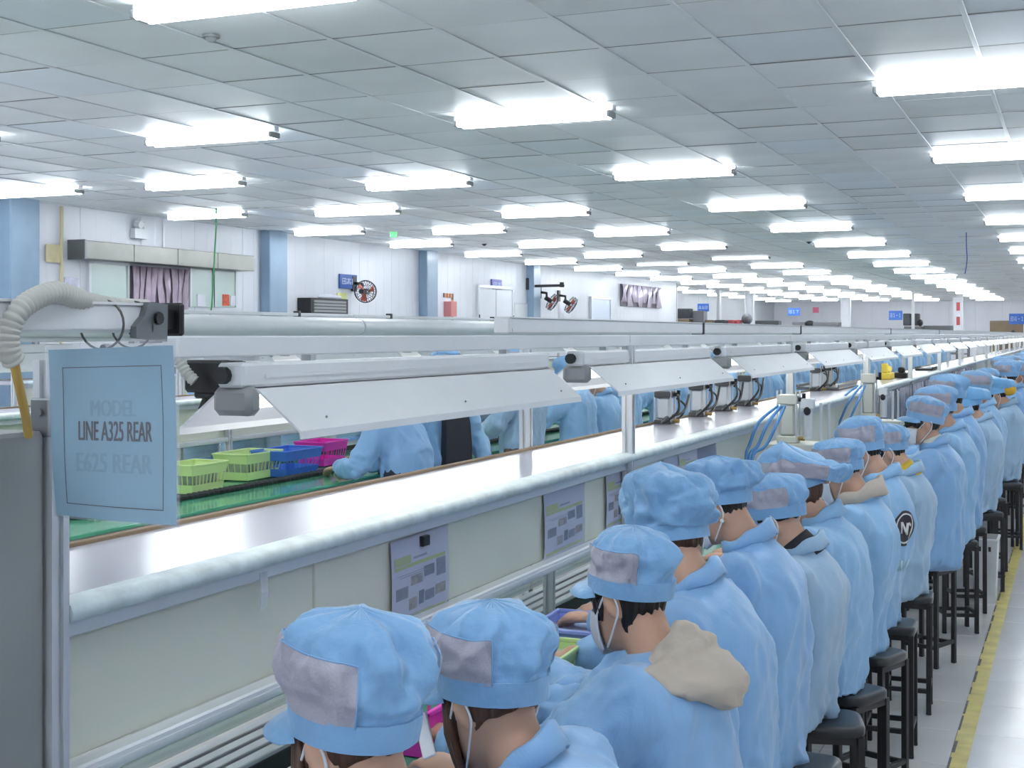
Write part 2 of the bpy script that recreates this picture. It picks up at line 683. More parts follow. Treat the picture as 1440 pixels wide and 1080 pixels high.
for k in range(-2, 17):
    y = 4.85 + k * 3.47
    if YB + .3 < y < YF - 3:
        ceiling_light(2.6, y, 'bright ceiling light outside the view right of the aisle, %s from the near wall' % ORD[k + 2], False, 'ceiling lights right of the aisle')
# ================================================================ the production lines


def at_z(u, y, z):
    return at_d(u, y, (H - z) * F / (y - 470.0))


PITCH = 2.87
HOODP = 1.88
HOOD_PARTS = None


def hood_meshes():
    L = 1.53
    s = MB()
    t = .004
    # inverted V shade, a little flare at each lower lip
    sec_out = [(-.142, -.094), (-.140, -.079), (-.042, 0.0), (.042, 0.0), (.140, -.079), (.142, -.094)]
    sec_in = [(.138, -.094), (.136, -.081), (.040, -t), (-.040, -t), (-.136, -.081), (-.138, -.094)]
    s.prism(sec_out + sec_in, 'y', 0, L)
    b = MB().box(-.031, .031, -.03, L + .02, .002, .050, bev=.006)
    b.box(-.034, .034, .04, L - .05, .020, .026)
    tu = MB().cyl((0, .03, -.026), (0, L - .03, -.026), .013, 8)
    e = MB().box(-.045, .045, 0, .045, -.052, .004, bev=.012)
    g = MB().cyl((-.012, 0, .026), (-.012, .03, .026), .017, 10)
    h = MB().box(-.012, .012, -.01, .01, .048, .066)
    sc = MB().cyl((.122, 0, -.0595), (.1245, 0, -.0570), .0022, 6)
    return dict(shade=(s.mesh('shade', PAINT, 20), [(0, 0, 0)]), batten=(b.mesh('batten', PAINT, 30), [(0, 0, 0)]), tube=(tu.mesh('tube', HOODTUBE, 60), [(-.018, 0, 0), (.018, 0, 0)]),
                end_holder=(e.mesh('end_holder', GREYP, 40), [(0, -.03, 0), (0, L - .01, 0)]), cable_gland=(g.mesh('cable_gland', DARK, 40), [(0, -.045, 0), (0, L + .005, 0)]),
                hanger=(h.mesh('hanger', ALU), [(0, .25, 0), (0, L - .25, 0)]), screw=(sc.mesh('screw', ALUD), [(0, .12, 0), (0, L * .5, 0), (0, L - .12, 0)]))


HM = hood_meshes()


def lamp_hood(x, y, z, label, group):
    t = thing('lamp_hood', label, 'lamp', (x, y, z), 0, group)
    for k, (m, spots) in HM.items():
        for p in spots:
            link(k, m, t, p)
    return t


def slot_profile(mb, x0, x1, y0, y1, z0, z1, n):
    """aluminium profile with open slots along its top"""
    w = (x1 - x0) / n
    for i in range(n):
        mb.box(x0 + i * w + .006, x0 + (i + 1) * w - .006, y0, y1, z1 - .012, z1, bev=.002)


def post_mesh(h, w=.038):
    p = MB()
    a = w / 2
    poly = []
    for (sx, sy) in ((1, 0), (0, 1), (-1, 0), (0, -1)):       # square with a T groove in each side
        tx, ty = -sy, sx
        for k, dpt in ((-a, 0), (-.006, 0), (-.006, -.007), (.006, -.007), (.006, 0)):
            poly.append((sx * (a + dpt) + tx * k, sy * (a + dpt) + ty * k))
    p.prism(poly, 'z', 0, h)
    return p.mesh('post', ALU)


POSTF = post_mesh(1.68)
POSTB = post_mesh(1.68)
POSTL = post_mesh(.235, .03)


def bench_line(dx, ys, ye, label, detail=True, hood0=2.13):
    t = thing('assembly_bench', label, 'workbench', (dx - 1.515, ys, 0))
    n = int((ye - ys) / PITCH)
    seg = PITCH
    sb = MB().box(-.315, .05, .001, seg - .002, 1.266, 1.298, bev=.003).shift((0, 0, 0)).mesh('shelf_board', WHITE)
    se = MB().prism([(.050, 1.264), (.066, 1.268), (.071, 1.281), (.066, 1.294), (.052, 1.299), (.02, 1.2995), (.02, 1.298), (.05, 1.297)], 'y', 0.001, seg - .001).mesh('shelf_edge', EDGE, 60)
    br = MB().box(-.332, -.3155, .001, seg - .001, 1.262, 1.306, bev=.002).mesh('back_strip', BROWN)
    un = MB().box(.02, .045, .002, seg - .002, 1.238, 1.265, bev=.002).mesh('shelf_rail', ALU)
    rl = MB().box(.018, .058, .003, seg - .003, 1.0, 1.032, bev=.004).box(.058, .061, .003, seg - .003, 1.012, 1.020).mesh('bottom_rail', PAINT)
    gm = MB().box(-.02, .27, 0, seg - .003, .775, .80, bev=.002).mesh('green_mat', GREEN)
    rd = MB().box(.235, .268, .01, seg - .01, .8005, .802).mesh('red_strip', RED)
    pf = MB(); slot_profile(pf, -.19, -.025, 0, seg - .002, .80, .85, 4)
    pf = pf.mesh('slotted_profile', ALU)
    sbm = MB().box(-.19, -.025, 0, seg - .002, .80, .84).mesh('slot_shade_base', DARK)  # dark colour stands in for the shade inside the open slots
    fl = MB().shell([[(-.015, 0, 1.0), (-.10, 0, .90), (-.24, 0, .868)], [(-.015, seg - .01, 1.0), (-.10, seg - .01, .90), (-.24, seg - .01, .868)]],
                    [[(-.017, 0, .998), (-.102, 0, .898), (-.24, 0, .866)], [(-.017, seg - .01, .998), (-.102, seg - .01, .898), (-.24, seg - .01, .866)]]).mesh('clear_flap', CLEAR)
    lo = MB().box(.275, .52, 0, seg - .002, .70, .725, bev=.003).box(.275, .29, 0, seg - .002, .725, .775, bev=.002).box(.50, .52, 0, seg - .002, .725, .745, bev=.003).mesh('lower_tray', GREYP)
    fr = MB().box(-.30, .50, .1, .14, .66, .70).box(-.30, -.26, .1, .14, 0, .66).box(.40, .44, .1, .14, 0, .66).box(-.28, -.26, .14, seg - .01, .3, .34).mesh('table_frame', ALU)
    bm = MB().box(.005, .045, .002, seg - .002, 1.677, 1.717, bev=.003).box(.045, .0465, .002, seg - .002, 1.694, 1.700).mesh('lamp_beam', PAINT)
    for k in range(n):
        y = k * seg
        for nm, me in (('shelf_board', sb), ('shelf_edge', se), ('back_strip', br), ('shelf_rail', un), ('bottom_rail', rl), ('green_mat', gm), ('red_strip', rd),
                       ('slotted_profile', pf), ('slot_shade_base', sbm), ('clear_flap', fl), ('lower_tray', lo), ('table_frame', fr)):
            link(nm, me, t, (0, y, 0))
        link('post', POSTF, t, (.046, y - .02, 0))
        link('post', POSTB, t, (-.35, y - .02, 0))
        link('lower_post', POSTL, t, (0.0, y + 2.2, .80))
        if k:
            link('lamp_beam', bm, t, (0, y, 0))
        else:
            part('lamp_beam', MB().box(.005, .045, .30, seg - .002, 1.677, 1.717, bev=.003), PAINT, t, world_coords=False)
    # boards of the back panel
    y = 0.0
    first = True
    me = MB().box(.0, .014, .004, 1.645, 1.03, 1.262, bev=.002).mesh('panel_board', PANEL)
    while y < n * seg - 1.7:
        if first:
            part('panel_board', MB().box(.0, .014, .0, .795, 1.03, 1.262, bev=.002), PANEL, t, world_coords=False); y += .80; first = False
        else:
            link('panel_board', me, t, (0, y, 0)); y += 1.65
    return t


bench1 = bench_line(0, 1.62, 58, 'long white assembly bench along the aisle with cream back board, where the front row sits')
bench2 = bench_line(-3.75, 1.62, 47.6, 'second assembly bench behind the nearest one, with lime baskets on its green top')
bench3 = bench_line(-7.2, 9.0, 38, 'third assembly bench nearest the left wall')
b2mat = MB().box(-4.93, -4.24, 1.7, 47, .772, .792, bev=.004)
part('wide_green_mat', b2mat, GREEN, bench2)
part('leg_panel', MB().box(-4.5, -4.46, 1.7, 47, .3, .77), GREYP, bench2)
ch = MB()
for k in range(330):
    y = 5.2 + k * .05
    ch.box(-.05, .05, -.011, .011, .793, .818, bev=.006, M=Matrix.Translation((-4.60, y, 0)) @ Matrix.Rotation(.6, 4, 'Z'))
part('jig_chain', ch, DARK, bench2, kind='stuff', label='black jig chain on the green top')

for i in range(27):
    Y = 2.13 + HOODP * i
    lamp_hood(-1.49, Y, 1.615, 'white lamp hood over the nearest bench, %s from the blue line sign' % (ORD[i] if i < 28 else ''), 'lamp hoods over the nearest bench')
for i in range(22):
    Y = 4.3 + HOODP * i
    lamp_hood(-5.24, Y, 1.615, 'white lamp hood over the second bench, %s from its near end' % ORD[i], 'lamp hoods over the second bench')

# trunking rails above the lamp beam, each with black ends


def trunk(x, y0, y1, z0, z1, w, label, group=None, near_cap=True, capname='end_cap'):
    t = thing('cable_trunk', label, 'cable trunking', (x, (y0 + y1) / 2, z0), 0, group)
    b = MB().box(x - w / 2, x + w / 2, y0, y1, z0, z1, bev=.004)
    b.box(x + w / 2, x + w / 2 + .002, y0 + .02, y1 - .02, z0 + .006, z0 + .016)
    b.box(x - w / 2 - .002, x + w / 2 + .003, y0 + .01, y1 - .01, z1 - .001, z1 + .003)
    part('trunk_body', b, PAINT, t)
    part(capname, MB().box(x - w / 2 - .002, x + w / 2 + .004, y1, y1 + .022, z0 - .003, z1 + .005, bev=.003), BLACK, t, label='black end cap')
    return t


BX = -1.37
ye = y_at(238, BX)
trunk(BX, .25, ye - .075, 1.722, 1.766, .044, 'grey square conduit rail above the blue line sign', 'conduit rails over the nearest bench')
us = [705, 983, 1121, 1249, 1318]
names = ['over the second hood', 'over the third lamp hood', 'over the fourth lamp hood', 'over the sixth lamp hood']
for k in range(4):
    trunk(-1.52, y_at(us[k], -1.52), y_at(us[k + 1], -1.52) - .03, 1.722, 1.768, .05, 'white cable trunk with a black end, %s of the front bench' % names[k], 'conduit rails over the nearest bench')
trunk(-1.52, y_at(1320, -1.52), 45, 1.722, 1.768, .05, 'white cable trunk at the far end of the nearest bench', 'conduit rails over the nearest bench')

# big white ducts over benches two and three
for x, y0, nseg, nm in ((-5.28, 3.4, 8, 'second'), (-8.75, 9.5, 5, 'third')):
    for k in range(nseg):
        a = y0 + k * 5.6
        t = thing('air_duct', 'wide white duct section over the %s bench, %s from the near end' % (nm, ORD[k]), 'duct', (x, a + 2.8, 1.70), 0, 'white ducts over the %s bench' % nm)
        rings = []
        for yy in (a + .01, a + 5.58):
            rr = []
            for q in range(20):
                th = 2 * math.pi * q / 20
                c, s = math.cos(th), math.sin(th)
                rr.append((x + .17 * math.copysign(abs(c) ** .7, c), yy, 1.775 + .075 * math.copysign(abs(s) ** .8, s)))
            rings.append(rr)
        part('duct_body', MB().loft(rings), PAINT, t, smooth=50)
        part('top_rail', MB().box(x + .02, x + .06, a, a + 5.56, 1.852, 1.876, bev=.003), PAINT, t)
        cl = MB()
        for q in range(3):
            yy = a + .6 + q * 2.1
            cl.box(x + .015, x + .065, yy, yy + .03, 1.846, 1.89, bev=.003)
        part('clip', cl, BLACK, t, label='black clips')
        st = MB()
        for q in range(2):
            yy = a + 1.1 + q * 2.9
            st.box(x - .02, x + .02, yy, yy + .05, 1.655, 1.71, bev=.002)
        part('bracket', st, ALUD, t)

# ---------------------------------------------------------------- near end: cabinet, bar bracket, hose, sign
c = at_d(65, 606, 2.02)
cab = thing('control_cabinet', 'grey painted control cabinet standing below the corrugated hose at the bench end', 'cabinet', (-1.85, 1.45, 0))
part('cabinet_body', MB().box(-2.25, c[0] - .004, 1.28, 1.575, .0, c[2], bev=.006), GREYP, cab)
part('door', MB().box(-2.23, c[0] - .02, 1.268, 1.279, .03, c[2] - .02, bev=.003), mat('grey_cabinet_door', (132, 136, 136), .45, noise=(3, .05)), cab)
part('corner_bracket', MB().box(c[0] - .035, c[0] + .012, 1.575, 1.60, c[2] - .01, c[2] + .05, bev=.003).cyl((c[0] - .012, 1.575, c[2] + .028), (c[0] - .012, 1.57, c[2] + .028), .006, 8), ALUD, cab)
# bracket at the end of the conduit bar
e = np.array((BX, ye, 1.744))
brk = thing('bar_end_clamp', 'dark clamp and square black plug on the end of the conduit rail above the sign', 'clamp', tuple(e))
part('plug', MB().box(BX - .033, BX + .033, ye - .012, ye + .0, 1.717, 1.771, bev=.004).box(BX - .02, BX + .02, ye - .07, ye - .012, 1.728, 1.76), BLACK, brk)
part('clamp', MB().prism([(-.105, -.03), (-.03, -.036), (-.028, .024), (-.075, .026), (-.085, .004), (-.105, -.012)], 'x', .0, .012).shift((BX + .023, ye - .02, 1.744)), ALUD, brk)
part('bolt', MB().cyl((BX + .034, ye - .075, 1.745), (BX + .041, ye - .075, 1.745), .010, 8), BLACK, brk)

# corrugated hose
hp = [at_d(u, y, d) for u, y, d in ((20, 508, 1.80), (12, 492, 1.79), (14, 462, 1.79), (28, 436, 1.80), (52, 419, 1.83), (78, 411, 1.87), (103, 418, 1.92), (128, 427, 1.985), (165, 433, 2.05), (205, 435, 2.12))]


def smooth_path(P, n):
    P = [np.array(p, float) for p in P]
    out = []
    for i in range(len(P) - 1):
        p0, p1, p2, p3 = P[max(i - 1, 0)], P[i], P[i + 1], P[min(i + 2, len(P) - 1)]
        for k in range(n):
            t = k / n
            out.append(.5 * (2 * p1 + (p2 - p0) * t + (2 * p0 - 5 * p1 + 4 * p2 - p3) * t * t + (3 * p1 - p0 - 3 * p2 + p3) * t ** 3))
    out.append(P[-1])
    return out


def ribbed(path, r, period, n=12):
    """corrugated tube: radius alternates along the arc"""
    P = np.array(path); s = np.concatenate([[0], np.cumsum(np.linalg.norm(np.diff(P, axis=0), axis=1))])
    k = int(s[-1] / period * 4)
    ss = np.linspace(0, s[-1], k)
    Q = np.stack([np.interp(ss, s, P[:, i]) for i in range(3)], 1)
    R = [r * (1.0, 1.12, 1.12, .94)[i % 4] for i in range(k)]
    return MB().tube(Q, R, n)


HOSE = mat('grey_hose', (186, 186, 180), .5)
YCAB = mat('yellow_cable', (196, 160, 84), .5)
solo('corrugated_hose', ribbed(smooth_path(hp, 10), .0145, .0085), HOSE, 'grey corrugated hose arching over the conduit rail at the bench end', 'hose', smooth=60)
solo('yellow_cable', MB().tube(smooth_path([at_d(u, y, d) for u, y, d in ((19, 505, 1.80), (24, 530, 1.82), (31, 562, 1.86), (37, 590, 1.91), (40, 612, 1.94))], 6), .0068, 8), YCAB,
     'yellow cable running from the corrugated hose down to the grey cabinet', 'cable', smooth=60)

# the sign: a blue sheet in a clear sleeve hung by two rings
SIGN = mat('blue_sign_sheet', (132, 178, 202), .35, noise=(5, .04))
INK = mat('black_ink', (28, 34, 44), .6)
GHOST = mat('faded_ink', (118, 161, 185), .5)
c00, c10, c11, c01 = [np.array(at_d(*q)) for q in ((76, 726, 2.00), (254, 742, 1.95), (248, 476, 1.95), (62, 484, 2.00))]
nrm = np.cross(c10 - c00, c01 - c00); nrm /= np.linalg.norm(nrm)      # towards the camera side


def spt(s, t, off=0.0):
    p = c00 * (1 - s) * (1 - t) + c10 * s * (1 - t) + c11 * s * t + c01 * (1 - s) * t
    return tuple(p + nrm * (off + .006 * math.sin(3.1 * s) * (1 - t) + .003 * math.sin(5 * t + 2 * s)))


if np.dot(nrm, np.array((0, 0, H)) - c00) < 0: nrm = -nrm
sign = thing('line_sign', 'blue sheet sign in a clear sleeve reading LINE A325 REAR, hung on two rings', 'sign', spt(.5, 0))


def sgrid(s0, s1, t0, t1, off, n=8):
    return [[spt(s0 + (s1 - s0) * i / n, t0 + (t1 - t0) * j / n, off) for j in range(n + 1)] for i in range(n + 1)]


part('sheet', MB().shell(sgrid(.022, .978, .012, .965, .0004), sgrid(.022, .978, .012, .965, -.0006)), SIGN, sign, smooth=60)
part('sleeve_front', MB().shell(sgrid(0, 1, 0, 1, .0022), sgrid(0, 1, 0, 1, .0018)), mat('clear_sleeve', (235, 240, 250), .06, alpha=.10), sign, smooth=60)
part('sleeve_back', MB().shell(sgrid(0, 1, 0, 1, -.0012), sgrid(0, 1, 0, 1, -.0018)), mat('clear_sleeve', (235, 240, 250), .06, alpha=.10), sign, smooth=60)
fr = MB()
b0, b1, l0, l1 = .125, .885, .085, .862
w = .0045
for (s0, s1, t0, t1) in ((b0, b1, l0, l0 + w), (b0, b1, l1 - w, l1), (b0, b0 + w, l0, l1), (b1 - w, b1, l0, l1)):
    fr.shell(sgrid(s0, s1, t0, t1, .0011, 6), sgrid(s0, s1, t0, t1, .0005, 6))
part('border_line', fr, INK, sign)


def text_mesh(body, size=1.0, xscale=1.0):
    """flat lettering: returns the points (x from 0..width, y) and faces of a text"""
    cu = bpy.data.curves.new('lettering', 'FONT')
    cu.body = body; cu.size = size; cu.resolution_u = 3
    o = bpy.data.objects.new('lettering', cu)
    global _TMP
    if _TMP is None: _TMP = bpy.data.scenes.new('workshop')
    _TMP.collection.objects.link(o)
    vl = _TMP.view_layers[0]; vl.update(); dg = vl.depsgraph; dg.update()
    me = bpy.data.meshes.new_from_object(o.evaluated_get(dg), depsgraph=dg)
    P = vget(me); Fc = [tuple(p.vertices) for p in me.polygons]
    bpy.data.objects.remove(o); bpy.data.curves.remove(cu); bpy.data.meshes.remove(me)
    P[:, 0] -= P[:, 0].min()
    return P, Fc, P[:, 0].max()


def sign_text(body, s0, s1, tbase, theight, off, m, name, bold=0.0):
    P, Fc, wd = text_mesh(body)
    cap = P[:, 1].max()
    mb = MB()
    offs = (0,) if not bold else (-bold, 0, bold)
    for k, q in enumerate(offs):
        mb.add([spt(s0 + (s1 - s0) * p[0] / wd + q, tbase + theight * p[1] / cap, off + k * .00005) for p in P], Fc)
    return part(name, mb, m, sign)


sign_text('LINE A325 REAR', .245, .80, .45, .108, .0012, INK, 'lettering', .0035)
sign_text('E625 REAR', .225, .80, .275, .105, .0009, GHOST, 'faded_lettering', .006)
sign_text('MODEL', .34, .68, .585, .09, .0009, GHOST, 'faded_lettering', .006)
RING = mat('dark_ring', (92, 92, 88), .35, .6)
for uu, yy, r in ((143, 457, .0365), (186, 458, .0355)):
    cpt = np.array((BX, at_d(uu, 460, 1)[1] * BX / at_d(uu, 460, 1)[0], 1.735))
    pts = []
    for q in range(25):
        a = 2 * math.pi * q / 24
        pts.append(tuple(cpt + np.array((1, .18, 0)) * r * math.cos(a) + np.array((0, 0, 1)) * r * 1.04 * math.sin(a)))
    part('ring', MB().tube(pts, .0019, 6, cap=False), RING, sign, smooth=60)

# junction box with hose under the lamp beam
jb = at_d(302, 530, 2.62)
jt = thing('switch_box', 'black switch box hanging under the lamp beam beside the first lamp hood', 'switch box', (jb[0], jb[1], jb[2] + .03))
J = lambda mb: mb.shift(jb)
part('box_body', J(MB().box(-.045, .045, -.042, .042, -.03, .034, bev=.006).box(-.030, .030, -.03, .03, -.042, -.028, bev=.004)), BLACK, jt)
part('cover', J(MB().box(.044, .051, -.034, .036, -.012, .031, bev=.002)), mat('dark_brown_plastic', (66, 54, 58), .4), jt)
part('strap', J(MB().box(-.02, .10, -.008, .008, .033, .042)), ALU, jt)
part('switch_lever', J(MB().box(-.006, .006, -.006, .006, -.075, -.036, bev=.002, M=Matrix.Rotation(.45, 4, 'Y'))), BLACK, jt)
solo('corrugated_hose', ribbed(smooth_path([at_d(u, y, 2.56) for u, y in ((240, 492), (252, 508), (262, 524), (274, 536))], 8), .011, .008), HOSE,
     'short grey corrugated hose curving into the black switch box', 'hose', smooth=60)
solo('yellow_cable', MB().tube(smooth_path([at_d(u, y, 2.55) for u, y in ((333, 513), (340, 520), (347, 526), (354, 519))], 6), .006, 8), YCAB,
     'short yellow cable between the black switch box and the first lamp hood', 'cable', smooth=60)

# ---------------------------------------------------------------- instruction sheets on the back board
PX = -1.500
LIME = mat('lime_print', (200, 212, 84), .6)
PHOTO = [mat('print_grey', (126, 128, 128), .6, noise=(60, .4)), mat('print_tan', (168, 160, 128), .6, noise=(70, .5)), mat('print_dark', (92, 96, 100), .6, noise=(60, .5))]


def sheet_on_panel(u0, u1, ytop_left, h, label, style):
    y0, y1 = y_at(u0, PX), y_at(u1, PX)
    zt = at_x(u0, ytop_left, PX)[2]
    w = y1 - y0
    t = thing('instruction_sheet', label, 'paper', (PX, (y0 + y1) / 2, zt - h), 0, 'sheets on the back board')

    def P(s, v, off):
        bow = .010 * math.sin(math.pi * v) * (1 if style != 1 else -1) * .5 + .006 * max(0, s - .6)
        return (PX + .004 + off + abs(bow) + .012 * max(0, .12 - v) * 3, y0 + w * s, zt - h * (1 - v) + .004 * s)

    def G(s0, s1, v0, v1, off, n=4):
        return [[P(s0 + (s1 - s0) * i / n, v0 + (v1 - v0) * j / n, off) for j in range(n + 1)] for i in range(n + 1)]

    def patch(s0, s1, v0, v1, off=.0014):
        return MB().shell(G(s0, s1, v0, v1, off, 2), G(s0, s1, v0, v1, off - .0006, 2))
    part('paper', MB().shell(G(.02, .98, .02, .98, .0006, 10), G(.02, .98, .02, .98, 0, 10)), PAPER if style < 3 else mat('blue_paper', (88, 106, 150), .5, noise=(9, .3)), t, smooth=60)
    part('sleeve', MB().shell(G(0, 1, 0, 1, .0032, 10), G(0, 1, 0, 1, .0028, 10)), SLEEVE, t, smooth=60)
    if style < 3:
        bands = MB()
        for v0, v1 in ((.70, .735), (.20, .235)):
            g = patch(.06, .94, v0, v1); bands.add(g.v, g.f)
        g = patch(.06, .34, .74, .82); bands.add(g.v, g.f)
        part('lime_band', bands, LIME, t, label='printed lime bands')
        q = 0
        for (s0, s1, v0, v1) in ((.08, .28, .42, .53), (.33, .53, .52, .61), (.56, .74, .56, .66), (.78, .94, .52, .69), (.30, .44, .29, .40), (.47, .56, .31, .44), (.58, .74, .32, .42), (.76, .94, .34, .44)):
            part('printed_photo', patch(s0, s1, v0, v1), PHOTO[q % 3], t); q += 1
        tx = MB()
        for r in range(5):
            v = .64 - r * .02 if r < 2 else .28 - r * .02
            g = patch(.1 + .05 * r, .6 + .06 * r, v, v + .006); tx.add(g.v, g.f)
        g = patch(.38, .62, .765, .785); tx.add(g.v, g.f)
        part('print_lines', tx, mat('grey_print', (150, 152, 160), .6), t)
        if style == 0:
            part('binder_clip', MB().box(PX + .004, PX + .018, y0 + w * .5, y0 + w * .62, zt - .034, zt - .008, bev=.002), BLACK, t)
    return t


sheet_on_panel(545, 625, 762, .255, 'lime banded instruction sheet on the back board, nearest the camera, clipped at the top', 0)
sheet_on_panel(761, 819, 693, .250, 'curling sleeved sheet with lime bands on the back board, second from the camera', 1)
sheet_on_panel(849, 884, 662, .245, 'narrow looking lime banded sheet just before the second front post', 2)
sheet_on_panel(930, 950, 643, .2, 'small sleeved sheet hanging just past the second front post', 2)
sheet_on_panel(952, 977, 634, .22, 'grey white sleeved sheet between the small sheet and the dark blue one', 2)
sheet_on_panel(978, 1004, 625, .2, 'dark blue sheet on the back board above the fifth worker', 3)

# tape scraps, screw holes
tp_ = at_x(370, 833, PX + .03)
solo('tape_scrap', MB().shell([[(tp_[0], tp_[1] - .012, tp_[2] - .034), (tp_[0] + .004, tp_[1] - .012, tp_[2]), (tp_[0], tp_[1] - .012, tp_[2] + .04)],
                               [(tp_[0], tp_[1] + .014, tp_[2] - .034), (tp_[0] + .004, tp_[1] + .014, tp_[2]), (tp_[0], tp_[1] + .014, tp_[2] + .04)]],
                              [[(tp_[0] - .0006, tp_[1] - .012, tp_[2] - .034), (tp_[0] + .0034, tp_[1] - .012, tp_[2]), (tp_[0] - .0006, tp_[1] - .012, tp_[2] + .04)],
                               [(tp_[0] - .0006, tp_[1] + .014, tp_[2] - .034), (tp_[0] + .0034, tp_[1] + .014, tp_[2]), (tp_[0] - .0006, tp_[1] + .014, tp_[2] + .04)]]),
     mat('glossy_tape', (232, 236, 244), .05, alpha=.35), 'scrap of clear tape hanging from the shelf edge in front of the cream board', 'tape')
hs = MB()
for u, y in ((286, 993), (295, 990)):
    p = at_x(u, y, PX + .0005)
    hs.cyl((p[0] - .001, p[1], p[2]), (p[0] + .001, p[1], p[2]), .003, 6)
part('screw_hole', hs, BLACK, bench1)
# ================================================================ people
COATM = mat('coat_light_blue', (138, 183, 228), .42, 0, .45, noise=(7, .05), bump=(15, .55, (1, 1, .5)), stripes=(110, .05, 'Y'), sheen=.2)
COATM2 = mat('coat_pale_blue', (150, 195, 234), .45, 0, .4, noise=(6, .05), bump=(14, .55, (1, 1, .5)), stripes=(110, .04, 'Y'), sheen=.2)
COATM3 = mat('coat_washed_blue', (160, 192, 220), .5, 0, .4, noise=(6, .06), bump=(16, .55, (1, 1, .5)), sheen=.2)
CAPM = mat('cap_blue', (130, 177, 220), .45, 0, .4, noise=(9, .06), bump=(26, .6), stripes=(150, .04, 'Z'), sheen=.2)
CAPM2 = mat('cap_bright_blue', (122, 180, 228), .45, 0, .4, noise=(9, .05), bump=(26, .6), sheen=.2)
NETM = mat('cap_mesh', (172, 170, 184), .6, noise=(260, .05), bump=(300, .15))
SKIN = mat('skin', (206, 164, 140), .5, 0, .4, noise=(12, .05))
SKIN2 = mat('skin_tan', (186, 140, 116), .5, 0, .4, noise=(12, .05))
HAIRB = mat('hair_black', (24, 20, 20), .38, noise=(40, .3, (1, 1, .2)), bump=(90, .5, (1, 1, .12)))
HAIRN = mat('hair_brown', (84, 54, 38), .4, noise=(40, .35, (1, 1, .2)), bump=(90, .5, (1, 1, .12)))
MASKM = mat('mask_white', (224, 226, 234), .6, noise=(30, .03), bump=(40, .1))
LOOPM = mat('mask_loop', (236, 236, 240), .6)
EYEM = mat('eye_dark', (34, 24, 22), .25)
TROUS = mat('dark_trousers', (44, 48, 62), .75, noise=(9, .2), bump=(30, .3))
JEANS = mat('grey_jeans', (92, 104, 124), .8, noise=(12, .2), bump=(40, .3))
SHOE = mat('dark_shoe', (40, 40, 44), .5)
BEIGE = mat('beige_cotton', (196, 184, 170), .7, noise=(8, .05), bump=(60, .25))
SHIRTY = mat('yellow_shirt', (226, 190, 60), .6)
SHIRTD = mat('dark_shirt', (44, 46, 56), .7)
SHIRTW = mat('white_shirt', (226, 228, 224), .6)

ex, ey, ez = np.eye(3)


def unit(a):
    a = np.asarray(a, float); return a / (np.linalg.norm(a) + 1e-9)


def two_bone(a, b, l1, l2, pole):
    d = b - a; L = np.linalg.norm(d)
    if L > (l1 + l2) * .995:
        b = a + d / L * (l1 + l2) * .995; d = b - a; L = np.linalg.norm(d)
    x = (l1 * l1 - l2 * l2 + L * L) / (2 * L)
    h = math.sqrt(max(l1 * l1 - x * x, 0))
    n = d / L; p = pole - n * np.dot(pole, n); p = unit(p)
    return a + n * x + p * h, b


def hand_geo(mb, w, fwd, side, curl=.5, s=1.0):
    """palm with four fingers and a thumb; side = +1 left hand, -1 right hand"""
    f = unit(fwd); up = unit(ez - f * f[2]); lat = np.cross(up, f) * side      # lat points outward (little finger side)
    P = lambda a, b, c: w + s * (f * a + lat * b + up * c)
    mb.tube([P(-.02, 0, 0), P(.02, .0, .0), P(.05, 0, .002), P(.085, .0, 0), P(.095, 0, -.002)], [.021 * s, .030 * s, .036 * s, .038 * s, .03 * s], 10, sq=.48)
    for k, (b, L, sp) in enumerate(((-.030, .072, -.10), (-.010, .080, -.02), (.011, .074, .05), (.030, .058, .13))):
        a0 = .086
        pts, p, ang = [P(a0 - .02, b * .9, 0)], np.array((a0, b, 0.0)), -.15
        pts.append(P(*p))
        for j, fr in enumerate((.45, .32, .23)):
            ang -= curl * (.55, .75, .5)[j]
            p = p + L * fr * np.array((math.cos(ang), sp * .5, math.sin(ang)))
            pts.append(P(*p))
        mb.tube(pts, [.0085 * s, .0088 * s, .0082 * s, .0075 * s, .006 * s], 7)
    pts = [P(.01, -.018, -.004), P(.035, -.040, -.012), P(.062, -.052, -.020), P(.085, -.050, -.026)]
    mb.tube(pts, [.013 * s, .0115 * s, .010 * s, .0075 * s], 7)


class Pose:
    pass


